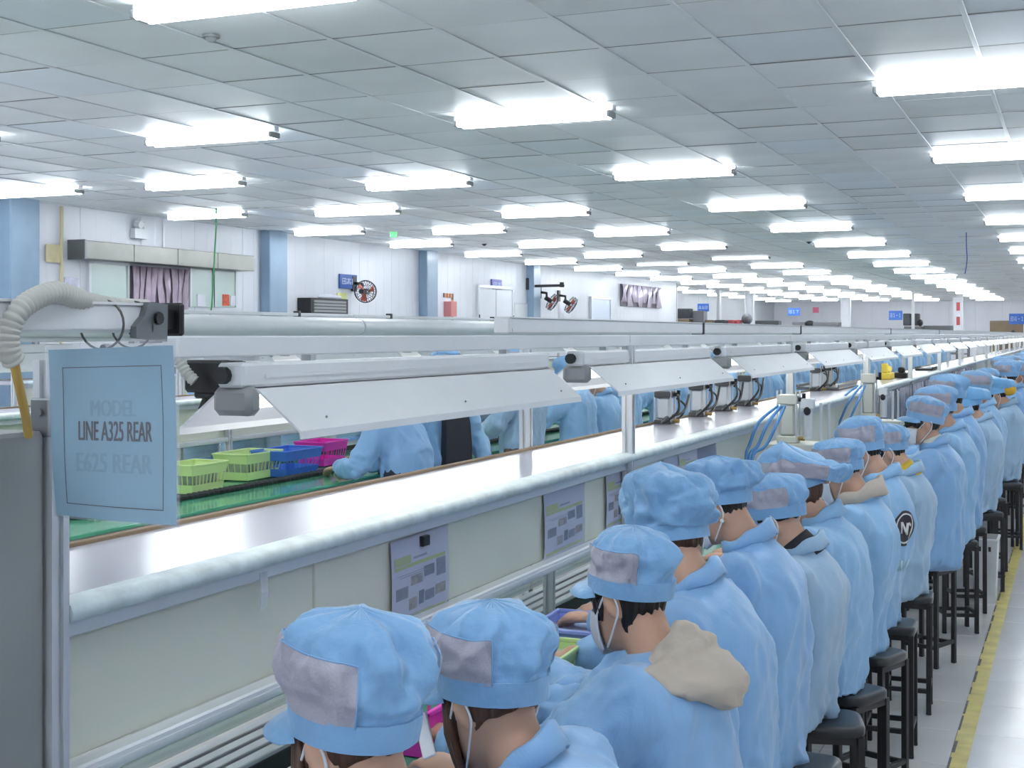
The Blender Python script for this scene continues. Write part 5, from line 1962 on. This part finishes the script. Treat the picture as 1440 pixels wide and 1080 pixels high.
for (u0, u1, lab) in ((124, 178, 'pale green tinted window pane before the plastic strips'), (266, 298, 'narrow pale green tinted pane just behind the green strap'), (299, 330, 'narrow tinted pane with papers beside the green strap')):
    mb, base, ext = wall_box(MB(), u0, u1, 372, 432, .02)
    w = thing('wall_pane', lab, 'window', base)
    part('pane', mb, GLASS, w)
    fr = MB()
    for yy in (ext[0], ext[1]): fr.box(WX, WX + .035, yy - .02, yy + .02, ext[2], ext[3] + .03)
    fr.box(WX, WX + .035, ext[0], ext[1], ext[3], ext[3] + .04)
    part('window_frame', fr, ALU, w)
# emergency twin light
t, e = wall_thing('emergency_light', 'white emergency light with two round heads high on the left wall', 'emergency light', 183, 200, 322, 336, .08, PAINT, 'battery_case')
for s in (.3, .7):
    yy = e[0] + (e[1] - e[0]) * s
    part('lamp_head', MB().cyl((WX + .04, yy, e[3] + .06), (WX + .12, yy, e[3] + .05), .05, 12), PAINT, t)
# green strap from the ceiling
g0, g1 = at_x(304, 318, -9.6), at_x(298, 430, -9.6)
solo('strap', MB().tube([(g0[0], g0[1], HC - .02), g0, g1, (g1[0], g1[1] - .05, 1.9)], .016, 6, sq=.4), mat('green_strap', (58, 150, 92), .5), 'green strap hanging from the ceiling in front of the stainless duct', 'strap')
# pipes
for u, m, lab in ((84, mat('yellowish_pipe', (206, 196, 160), .5), 'yellowish conduit running up the wall left of the stainless duct'), (6, mat('rusty_pipe', (176, 130, 128), .5), 'reddish conduit running up the wall at the far left'), (228, PAINT, 'thin white conduit above the stainless duct')):
    p = at_x(u, 400, WX)
    solo('wall_conduit', MB().cyl((WX + .03, p[1], 1.2 if u != 228 else 2.86), (WX + .03, p[1], HC - .02), .022, 8), m, lab, 'conduit')
# papers and small notices
for u0, u1, y0, y1, m, lab in ((62, 82, 344, 369, mat('buff_paper', (214, 200, 160), .6, noise=(9, .1)), 'buff notice on the wall beside the first blue column'), (88, 108, 390, 416, mat('foil_bag', (206, 206, 226), .2, noise=(12, .2)), 'shiny plastic bag hung on the wall under the stainless duct'),
                               (275, 287, 414, 431, PAPER, 'white notice on the wall beside the green strap'), (311, 320, 414, 430, mat('orange_notice', (214, 96, 70), .6, noise=(30, .3)), 'orange red notice right of the green strap'),
                               (322, 331, 416, 430, PAPER, 'small white notice beside the orange red one'), (472, 485, 412, 429, mat('yellow_notice', (226, 228, 150), .6), 'yellow notice on the wall under the blue sign')):
    mb, base, e = wall_box(MB(), u0, u1, y0, y1, .012, bev=.002, off=.02)
    solo('wall_notice', mb, m, lab, 'notice', base=base)
# black slatted case
t, e = wall_thing('slatted_case', 'black cased shelf with grey slats on the wall beside the second blue column', 'case', 418, 471, 420, 442, .25, BLACK, 'case')
for k in range(4):
    z = e[2] + .03 + (e[3] - e[2] - .05) * k / 4
    part('slat', MB().box(WX + .25, WX + .262, e[0] + .08, e[1] - .08, z, z + .035), mat('slat_grey', (150, 152, 152), .4), t)
part('crumpled_film', MB().ellip((WX + .13, (e[0] + e[1]) / 2 + .2, e[3] + .02), (.1, .35, .06), None, 10, 6), PAPER, t)

# blue signs with white characters
SIGNB = mat('sign_blue', (52, 92, 170), .45)
SIGNP = mat('sign_violet', (112, 108, 190), .45)
SIGNL = mat('sign_bright_blue', (70, 120, 212), .45)
GLY = mat('sign_white', (206, 222, 246), .5)
STROKES = [[(0, 0, 1, .12), (0, .88, 1, 1), (0, 0, .12, 1), (.88, 0, 1, 1), (.2, .45, .8, .55), (.44, .2, .56, .8)],
           [(0, .8, 1, .92), (.1, .5, .9, .6), (0, .0, .14, .4), (.44, 0, .56, 1), (.86, 0, 1, .4), (.1, .22, .9, .32)],
           [(.0, .3, .4, .4), (.14, 0, .26, 1), (.5, .0, .6, 1), (.5, .84, 1, .96), (.5, .46, .95, .56), (.7, .0, .82, .5), (.5, 0, 1, .1)],
           [(.2, 0, .8, .14), (.42, 0, .6, 1), (.2, .8, .5, .95)], [(.1, .42, .9, .56)],
           [(0, .86, 1, 1), (.62, .4, .8, .9), (.45, 0, .62, .45)]]


def sign_board(name, label, X, u0, u1, y0, y1, m, glyphs, along='y', d=None):
    if along == 'y':
        mb, base, e = wall_box(MB(), u0, u1, y0, y1, .03, X=X)
        P = lambda a, z0_, z1_, a1: MB().box(X + .03, X + .036, a, a1, z0_, z1_)
    else:                                                   # facing the near end of the hall (-Y side)
        a, b = at_d(u0, (y0 + y1) / 2, d), at_d(u1, (y0 + y1) / 2, d)
        Y = (a[1] + b[1]) / 2
        k = (Y) / a[1]; xa = a[0] * Y / a[1]; xb = b[0] * Y / b[1]
        zt, zb = at_d((u0 + u1) / 2, y0, d)[2], at_d((u0 + u1) / 2, y1, d)[2]
        mb = MB().box(xa, xb, Y - .015, Y + .015, zb, zt, bev=.004)
        base = ((xa + xb) / 2, Y, zb); e = (xa, xb, zb, zt)
        P = lambda a, z0_, z1_, a1: MB().box(a, a1, Y - .021, Y - .015, z0_, z1_)
    t = thing(name, label, 'sign', base)
    part('board', mb, m, t)
    n = len(glyphs)
    W, Hh = e[1] - e[0], e[3] - e[2]
    gw = W * .84 / n
    gl = MB()
    for i, g in enumerate(glyphs):
        for (a0, b0_, a1, b1_) in STROKES[g]:
            s0 = e[0] + W * .08 + gw * (i + .08 + .84 * a0); s1 = e[0] + W * .08 + gw * (i + .08 + .84 * a1)
            q = P(s0, e[2] + Hh * (.30 + .42 * b0_), e[2] + Hh * (.30 + .42 * b1_), s1)
            gl.add(q.v, q.f)
    part('lettering', gl, GLY, t)
    if along != 'y':
        w = MB()
        for a in (.1, .9):
            w.cyl((e[0] + W * a, base[1], e[3]), (e[0] + W * a, base[1], HC), .006, 5)
        part('hanging_wire', w, ALU, t)
    return t


sign_board('wall_sign', 'dark blue wall sign with three white characters left of the wall fan', WX, 476, 500, 386, 406, SIGNB, (0, 1, 2))
sign_board('wall_sign', 'small violet sign above the white double door', WX, 690, 704, 393, 408, SIGNP, (0, 1))
sign_board('hanging_sign', 'bright blue hanging sign with three characters in front of the pink window', None, 882, 900, 421, 434, SIGNL, (0, 1, 2), 'x', 40)
sign_board('hanging_sign', 'bright blue hanging sign beside the black cabinet in the recess', None, 981, 997, 427, 438, SIGNL, (1, 2, 0), 'x', 44)
sign_board('hanging_sign', 'blue hanging sign with a character and a seven, left of the small red notice', None, 1108, 1125, 433, 444, SIGNL, (0, 3, 5), 'x', 50)
sign_board('hanging_sign', 'blue hanging sign with a character and two figures, left of the dark machine', None, 1250, 1269, 437, 450, SIGNL, (0, 3, 4, 3), 'x', 50)
sign_board('hanging_sign', 'blue hanging sign farthest along the hall in front of the brown board', None, 1419, 1442, 441, 456, SIGNL, (0, 2, 4, 3), 'x', 50)
q_ = at_d(1147, 436, 56)
solo('wall_notice', MB().box(q_[0] - .13, q_[0] + .13, q_[1], q_[1] + .03, q_[2] - .12, q_[2] + .12, bev=.004), mat('dark_red_notice', (150, 70, 92), .5), 'small dark red notice hanging between two blue signs', 'notice')

# wall fans
FANG = mat('fan_wire', (70, 72, 78), .4, .3)
FANB = mat('fan_blade', (214, 104, 76), .35)


def wall_fan(u, y, dia_px, label, face, X=WX):
    d0 = at_x(u, y, X + .30)
    dep = -d0[0] * ST + d0[1] * CT
    R = dia_px / 2 * dep / F
    t = thing('wall_fan', label, 'fan', (d0[0], d0[1], d0[2]), 0, 'wall fans')
    n = Vector(face).normalized(); up = Vector((0, 0, 1)); a = up.cross(n).normalized(); b = n.cross(a)
    M = Matrix((a, b, n)).transposed()
    C = lambda p: tuple(M @ Vector(p))
    cage = MB()
    for z, rr in ((.0, 1.0), (.06, .96), (-.06, .96), (.085, .6), (.09, .25)):
        cage.tube([C((R * rr * math.cos(q), R * rr * math.sin(q), z)) for q in np.linspace(0, 2 * math.pi, 33)], .009 if z == 0 else .004, 5, cap=False)
    for k in range(24):
        q = 2 * math.pi * k / 24
        cage.tube([C((R * r_ * math.cos(q), R * r_ * math.sin(q), z)) for r_, z in ((1, 0), (.96, .06), (.6, .085), (.1, .09))], .003, 4)
        cage.tube([C((R * r_ * math.cos(q), R * r_ * math.sin(q), z)) for r_, z in ((1, 0), (.96, -.06), (.5, -.09))], .003, 4)
    part('cage', cage, FANG, t, world_coords=False)
    for k in range(3):
        bl = MB()
        o_, i_ = [], []
        for r_ in np.linspace(.16, .88, 6):
            ro, ri = [], []
            for s in np.linspace(-1, 1, 4):
                q = 2 * math.pi * k / 3 + .25 + s * .32 + .35 * (r_ - .5)
                ro.append(C((R * r_ * math.cos(q), R * r_ * math.sin(q), .035 * s))); ri.append(C((R * r_ * math.cos(q), R * r_ * math.sin(q), .035 * s - .006)))
            o_.append(ro); i_.append(ri)
        part('blade', bl.shell(o_, i_), FANB, t, world_coords=False)
    part('hub', MB().cyl(C((0, 0, -.02)), C((0, 0, .06)), R * .17, 14), PAINT, t, world_coords=False)
    part('motor', MB().cyl(C((0, 0, -.20)), C((0, 0, -.03)), R * .26, 14), BLACK, t, world_coords=False)
    back = C((0, 0, -.16))
    part('bracket', MB().tube([back, (back[0], back[1], back[2] + .12), (-.26, back[1], back[2] + .14)], .03, 8).box(-.30, -.26, back[1] - .07, back[1] + .07, back[2], back[2] + .26, bev=.008), BLACK, t, world_coords=False)
    return t


wall_fan(514, 410, 31, 'round wall fan with orange blades facing the room beside the dark blue sign', (.9, -.75, -.05))
wall_fan(777, 425, 24, 'wall fan turned sideways, first of the pair left of the blue door', (1.0, .62, -.75))
wall_fan(803, 429, 24, 'wall fan turned sideways, second of the pair nearer the blue door', (1.0, .62, -.75))
p = at_x(741, 400, WX)
solo('fan_bracket', MB().box(WX, WX + .06, p[1] - .06, p[1] + .06, p[2] - .12, p[2] + .14, bev=.006).cyl((WX + .05, p[1], p[2] - .04), (WX + .75, p[1] + .35, p[2] - .02), .03, 8).cyl((WX + .7, p[1] + .33, p[2] - .06), (WX + .7, p[1] + .33, p[2] + .05), .05, 8), DARK, 'bare dark fan bracket on the wall above the white board', 'bracket')

# door, cabinets and boards
t, e = wall_thing('wall_door', 'white double door in the white wall under the violet sign', 'door', 671, 719, 406, 452, .03, WALLM, 'door_panel')
part('seam', MB().box(WX + .03, WX + .032, (e[0] + e[1]) / 2 - .012, (e[0] + e[1]) / 2 + .012, e[2], e[3]), GREYP, t)
fr = MB()
for yy in (e[0], e[1]): fr.box(WX, WX + .05, yy - .03, yy + .03, e[2], e[3] + .05)
fr.box(WX, WX + .05, e[0], e[1], e[3], e[3] + .06)
part('door_frame', fr, ALU, t)
hg = MB()
for yy in (e[0], e[1]): hg.box(WX + .05, WX + .06, yy - .02, yy + .02, e[3] - .75, e[3] - .55)
part('hinge', hg, DARK, t)
t, e = wall_thing('wall_door', 'pale blue door at the end of the white wall beside the pair of fans', 'door', 830, 856, 421, 460, .04, mat('pale_blue_door', (206, 216, 232), .4), 'door_panel')
part('door_frame', MB().box(WX, WX + .06, e[0] - .06, e[0], e[2], e[3] + .06).box(WX, WX + .06, e[1], e[1] + .06, e[2], e[3] + .06).box(WX, WX + .06, e[0], e[1], e[3], e[3] + .06), ALU, t)
t, e = wall_thing('white_board', 'small white board hung on the wall beside the third column', 'board', 722, 743, 428, 450, .03, PAINT, 'board_panel')
part('board_frame', MB().box(WX, WX + .04, e[0] - .03, e[0], e[2], e[3] + .03).box(WX, WX + .04, e[1], e[1] + .03, e[2], e[3] + .03).box(WX, WX + .04, e[0], e[1], e[3], e[3] + .03), ALU, t)
t, e = wall_thing('hydrant_cabinet', 'white and red fire hose cabinet framed by hazard stripes', 'cabinet', 624, 632, 424, 445, .16, mat('faded_red', (206, 128, 128), .5), 'cabinet_body')
hz = MB(); hz2 = MB()
y0_, y1_ = at_x(623, 415, WX)[1], at_x(637, 415, WX)[1]
zt_ = at_x(636, 413, WX)[2]
for k in range(10):
    (hz if k % 2 else hz2).box(WX, WX + .012, y1_ - .07, y1_, zt_ - .12 * (k + 1), zt_ - .12 * k)
for k in range(6):
    w_ = (y1_ - y0_ - .07) / 6
    (hz if k % 2 else hz2).box(WX, WX + .012, y0_ + w_ * k, y0_ + w_ * (k + 1), zt_ - .08, zt_)
part('hazard_stripe', hz, mat('stripe_orange', (226, 150, 96), .5), t)
part('hazard_stripe', hz2, mat('stripe_dark', (110, 74, 62), .5), t)
# exit sign hanging from the ceiling
p0, p1 = at_d(549, 326, 20.0), at_d(562, 334, 20.0)
t = thing('exit_sign', 'green exit sign box hanging from the ceiling before the wall fan', 'exit sign', ((p0[0] + p1[0]) / 2, p0[1], p1[2]))
part('sign_case', MB().box(p0[0], p1[0], p0[1] - .02, p0[1] + .02, p1[2], p0[2] + .04, bev=.004), PAINT, t)
part('green_face', MB().box(p0[0] + .01, p1[0] - .01, p0[1] - .024, p0[1] - .02, p1[2] + .005, p0[2] - .005), mat('exit_green', (60, 190, 90), .4, emit=((70, 220, 100), .8)), t)
fg = MB().ellip(((p0[0] + p1[0]) / 2 - .012, p0[1] - .026, p0[2] - .022), (.01, .003, .01), None, 8, 6).box((p0[0] + p1[0]) / 2 - .02, (p0[0] + p1[0]) / 2 + .0, p0[1] - .027, p0[1] - .024, p1[2] + .02, p0[2] - .033)
for s in (-1, 1): fg.box((p0[0] + p1[0]) / 2 + s * .04 - .012, (p0[0] + p1[0]) / 2 + s * .04 + .012, p0[1] - .027, p0[1] - .024, p1[2] + .02, p1[2] + .035)
part('running_figure', fg, GLY, t)
part('hanger', MB().box(p0[0] + .01, p0[0] + .02, p0[1] - .005, p0[1] + .005, p0[2], HC).box(p1[0] - .02, p1[0] - .01, p0[1] - .005, p0[1] + .005, p0[2], HC), ALUD, t)
# ceiling camera and detectors
for u, y, d, lab in ((149, 50, 6.5, 'small dark smoke detector on the ceiling behind the nearest tube light'), (1138, 340, 24, 'small dark camera dome on the ceiling near the third row of lights'), (681, 343, 24, 'tiny dark ceiling camera near the far left lights')):
    p = at_d(u * (2 if False else 1) if u != 149 else 297, y, d)
    k = 1.55 / (p[2] - H)
    p = (p[0] * k, p[1] * k, HC)
    solo('ceiling_detector', MB().cyl((p[0], p[1], HC - .012), (p[0], p[1], HC), .045, 14).ellip((p[0], p[1], HC - .014), (.03, .03, .022), None, 12, 6), GREYP if u == 149 else DARK, lab, 'detector', smooth=50)

# bright pink window with plastic strips at the end of the white wall
t, e = wall_thing('wall_pane', 'bright pinkish window with hanging plastic strips behind the three character hanging sign', 'window', 872, 927, 402, 432, .03, mat('dim_opening', (120, 112, 122), .7), 'dark_opening')
for k in range(8):
    y0_ = e[0] + (e[1] - e[0]) * k / 8; y1_ = e[0] + (e[1] - e[0]) * (k + .9) / 8
    o_ = [[(WX + .07 + .03 * math.sin(s * 8 + k + z * 5), y0_ + (y1_ - y0_) * s, e[3] - (e[3] - e[2]) * z * (.8 + .2 * (k % 2))) for z in (0, .5, 1)] for s in (0, .5, 1)]
    part('strip', MB().shell(o_, [[(p[0] - .004, p[1], p[2]) for p in r] for r in o_]), mat('bright_strip', (236, 222, 240), .08, alpha=.85), t, smooth=180)

# far racks and machines showing over the rails
def far_rack(u0, u1, yt, d, label, items, z0=0.0, name='storage_rack'):
    a, b = at_d(u0, yt, d), at_d(u1, yt, d)
    Y = (a[1] + b[1]) / 2
    xa, xb = a[0] * Y / a[1], b[0] * Y / b[1]
    t = thing(name, label, 'rack', ((xa + xb) / 2, Y, 0))
    zt = a[2]
    for x in (xa, xb):
        for y in (Y - .3, Y + .3):
            part('upright', MB().box(x - .025, x + .025, y - .025, y + .025, 0, zt), ALUD, t)
    for z in (.2, 1.0, zt - .05):
        part('shelf', MB().box(xa, xb, Y - .32, Y + .32, z, z + .04), ALUD, t)
    return (xa, xb, Y, zt)


def far_box(u0, u1, yt, yb, d, m, label, cat, name, rounded=False, deep=.5, front=None, ground=False):
    a, b = at_d(u0, yt, d), at_d(u1, yb, d)
    Y = (a[1] + b[1]) / 2
    xa, xb = a[0] * Y / a[1], b[0] * Y / b[1]
    if ground: b = (b[0], b[1], 0.0)
    mb = MB()
    if rounded: mb.ellip(((xa + xb) / 2, Y, (a[2] + b[2]) / 2), (abs(xb - xa) / 2, deep / 2, (a[2] - b[2]) / 2), None, 14, 10)
    else: mb.box(xa, xb, Y - deep / 2, Y + deep / 2, b[2], a[2], bev=.02)
    t = thing(name, label, cat, ((xa + xb) / 2, Y, b[2]))
    part('body', mb, m, t, smooth=40 if rounded else None)
    if front and not rounded:
        for s in range(front):
            w_ = (xb - xa) / front
            part('front_panel', MB().box(xa + w_ * s + .03, xa + w_ * (s + 1) - .03, Y - deep / 2 - .012, Y - deep / 2, b[2] + .05, a[2] - .05, bev=.004), m, t)
    return t


DGREY = mat('dark_grey_machine', (74, 76, 82), .5, noise=(3, .1))
MGREY = mat('mid_grey_machine', (120, 120, 126), .5, noise=(3, .1))
REDP = mat('red_box', (186, 84, 84), .5)
far_rack(953, 1075, 457, 44, 'metal rack along the recess carrying dark boxes', 0)
far_box(954, 972, 434, 448, 44, DGREY, 'tall black cabinet standing on the rack in the recess', 'cabinet', 'machine_cabinet', front=2)
far_box(954, 972, 448.5, 456.5, 44, BROWN, 'brown box under the black cabinet in the recess', 'box', 'storage_box', front=1)
far_box(977, 992, 437, 456.5, 44, MGREY, 'grey machine case on the rack beside the bright blue hanging sign', 'machine', 'machine_case', front=1)
for u0, u1, m, lab in ((994, 1006, BROWN, 'low brown box on the recess rack, first of a row'), (1008, 1022, DGREY, 'low dark box on the recess rack, second of the row'), (1026, 1034, REDP, 'low red box on the recess rack'), (1037, 1042, REDP, 'narrow red box on the recess rack beside the fan drum')):
    far_box(u0, u1, 450, 456.5, 44, m, lab, 'box', 'storage_box', front=1)
far_box(1043, 1058, 441, 456.5, 44, MGREY, 'round grey drum standing on the recess rack', 'drum', 'drum', True)
far_rack(1062, 1098, 459, 48, 'low dark bench rack past the recess rack', 0)
far_box(1064, 1097, 451, 458.5, 48, DGREY, 'long dark box on the low bench rack', 'box', 'storage_box', front=1)
far_rack(1115, 1183, 461, 50, 'grey topped rack under the small red notice', 0)
far_box(1116, 1182, 453, 460.5, 50, MGREY, 'long grey case lying on the rack under the small red notice', 'case', 'machine_case', front=3)
far_box(1131, 1146, 450.5, 461, 50, BLACK, 'black domed cover on the grey topped rack', 'cover', 'domed_cover', True)
far_rack(1269, 1346, 466, 50, 'rack with dark machines beside the far pillar', 0)
far_box(1271, 1281, 441, 458, 50, DGREY, 'dark upright machine on the far rack, left of the white post', 'machine', 'machine_case', front=1)
far_box(1284, 1293, 441, 458, 50, DGREY, 'dark upright machine on the far rack, right of the white post', 'machine', 'machine_case', front=1)
far_box(1290, 1298, 449, 459, 49.6, BLACK, 'black round motor beside the dark upright machine', 'motor', 'motor', True)
far_box(1272, 1297, 459, 465.5, 50, MGREY, 'grey low case under the two dark upright machines', 'case', 'machine_case', front=2)
far_box(1299, 1340, 458, 465.5, 50, MGREY, 'long grey frame lying on the far rack', 'frame', 'machine_case', front=4)
far_rack(1327, 1362, 470.5, 47, 'low rack carrying a long brown box beyond the far rails', 0)
far_box(1328, 1361, 465.5, 470.3, 47, BROWN, 'long brown box on top of the far rails', 'box', 'storage_box', front=1)
far_box(1392, 1439, 451, 474, 52, BROWN, 'large brown board at the far end of the hall', 'board', 'brown_board', deep=.1, front=2, ground=True)
far_rack(1402, 1438, 473.5, 50, 'low rack in front of the large brown board', 0)
far_box(1409, 1418, 466, 473, 50, BLACK, 'dark round bundle in front of the brown board, first of two', 'bundle', 'bundle', True)
far_box(1420, 1429, 464, 473, 50, BLACK, 'dark round bundle in front of the brown board, second of two', 'bundle', 'bundle', True)
p = at_d(1284, 465, 47)
solo('white_post', MB().box(p[0] - .05, p[0] + .05, p[1] - .05, p[1] + .05, 0, at_d(1284, 408, 47)[2], bev=.006), PAINT, 'thin white post standing between the dark upright machines', 'post')
# white pillars by the far wall
for u0, u1, d, lab in ((1184, 1196, 55, 'white pillar at the far wall left of the two figure hanging sign'), (1341, 1354, 55, 'white pillar with red marks at the far wall'), (940, 951, 42, 'pale pillar at the corner where the left wall steps back'), (1010, 1013, 46, 'slim white pillar in the recess'), (1049, 1060, 50, 'white pillar in the recess behind the drum'), (857, 867, 35, 'pale blue grey pillar beside the pink window')):
    a, b = at_d(u0, 440, d), at_d(u1, 440, d)
    Y = (a[1] + b[1]) / 2
    xa, xb = a[0] * Y / a[1], b[0] * Y / b[1]
    t = thing('pillar', lab, 'pillar', ((xa + xb) / 2, Y, 0), 0, 'pillars at the far walls')
    part('shaft', MB().box(xa, xb, Y - .15, Y + .15, 0, HC), WALLM, t)
    part('corner_guard', MB().box(xa - .02, xa + .05, Y - .17, Y - .10, 0, HC, bev=.005), PAINT, t)
    part('corner_guard', MB().box(xb - .05, xb + .02, Y - .17, Y - .10, 0, HC, bev=.005), PAINT, t)
    if 'red marks' in lab or 'pink window' in lab:
        for z in (2.1, 2.7):
            part('red_mark', MB().box((xa + xb) / 2 - .06, (xa + xb) / 2 + .08, Y - .158, Y - .15, z, z + .35, bev=.004), REDP, t)
solo('hanging_cable', MB().tube(smooth_path([(q[0], q[1], q[2]) for q in (at_d(1359, 316, 20), at_d(1359, 345, 20), at_d(1360, 365, 20), at_d(1357, 385, 20))], 4), .008, 6), mat('blue_cable', (70, 96, 190), .5), 'thin blue cable hanging from the ceiling above the far aisle', 'cable')
# ================================================================ tidy up
if _TMP is not None:
    bpy.data.scenes.remove(_TMP)
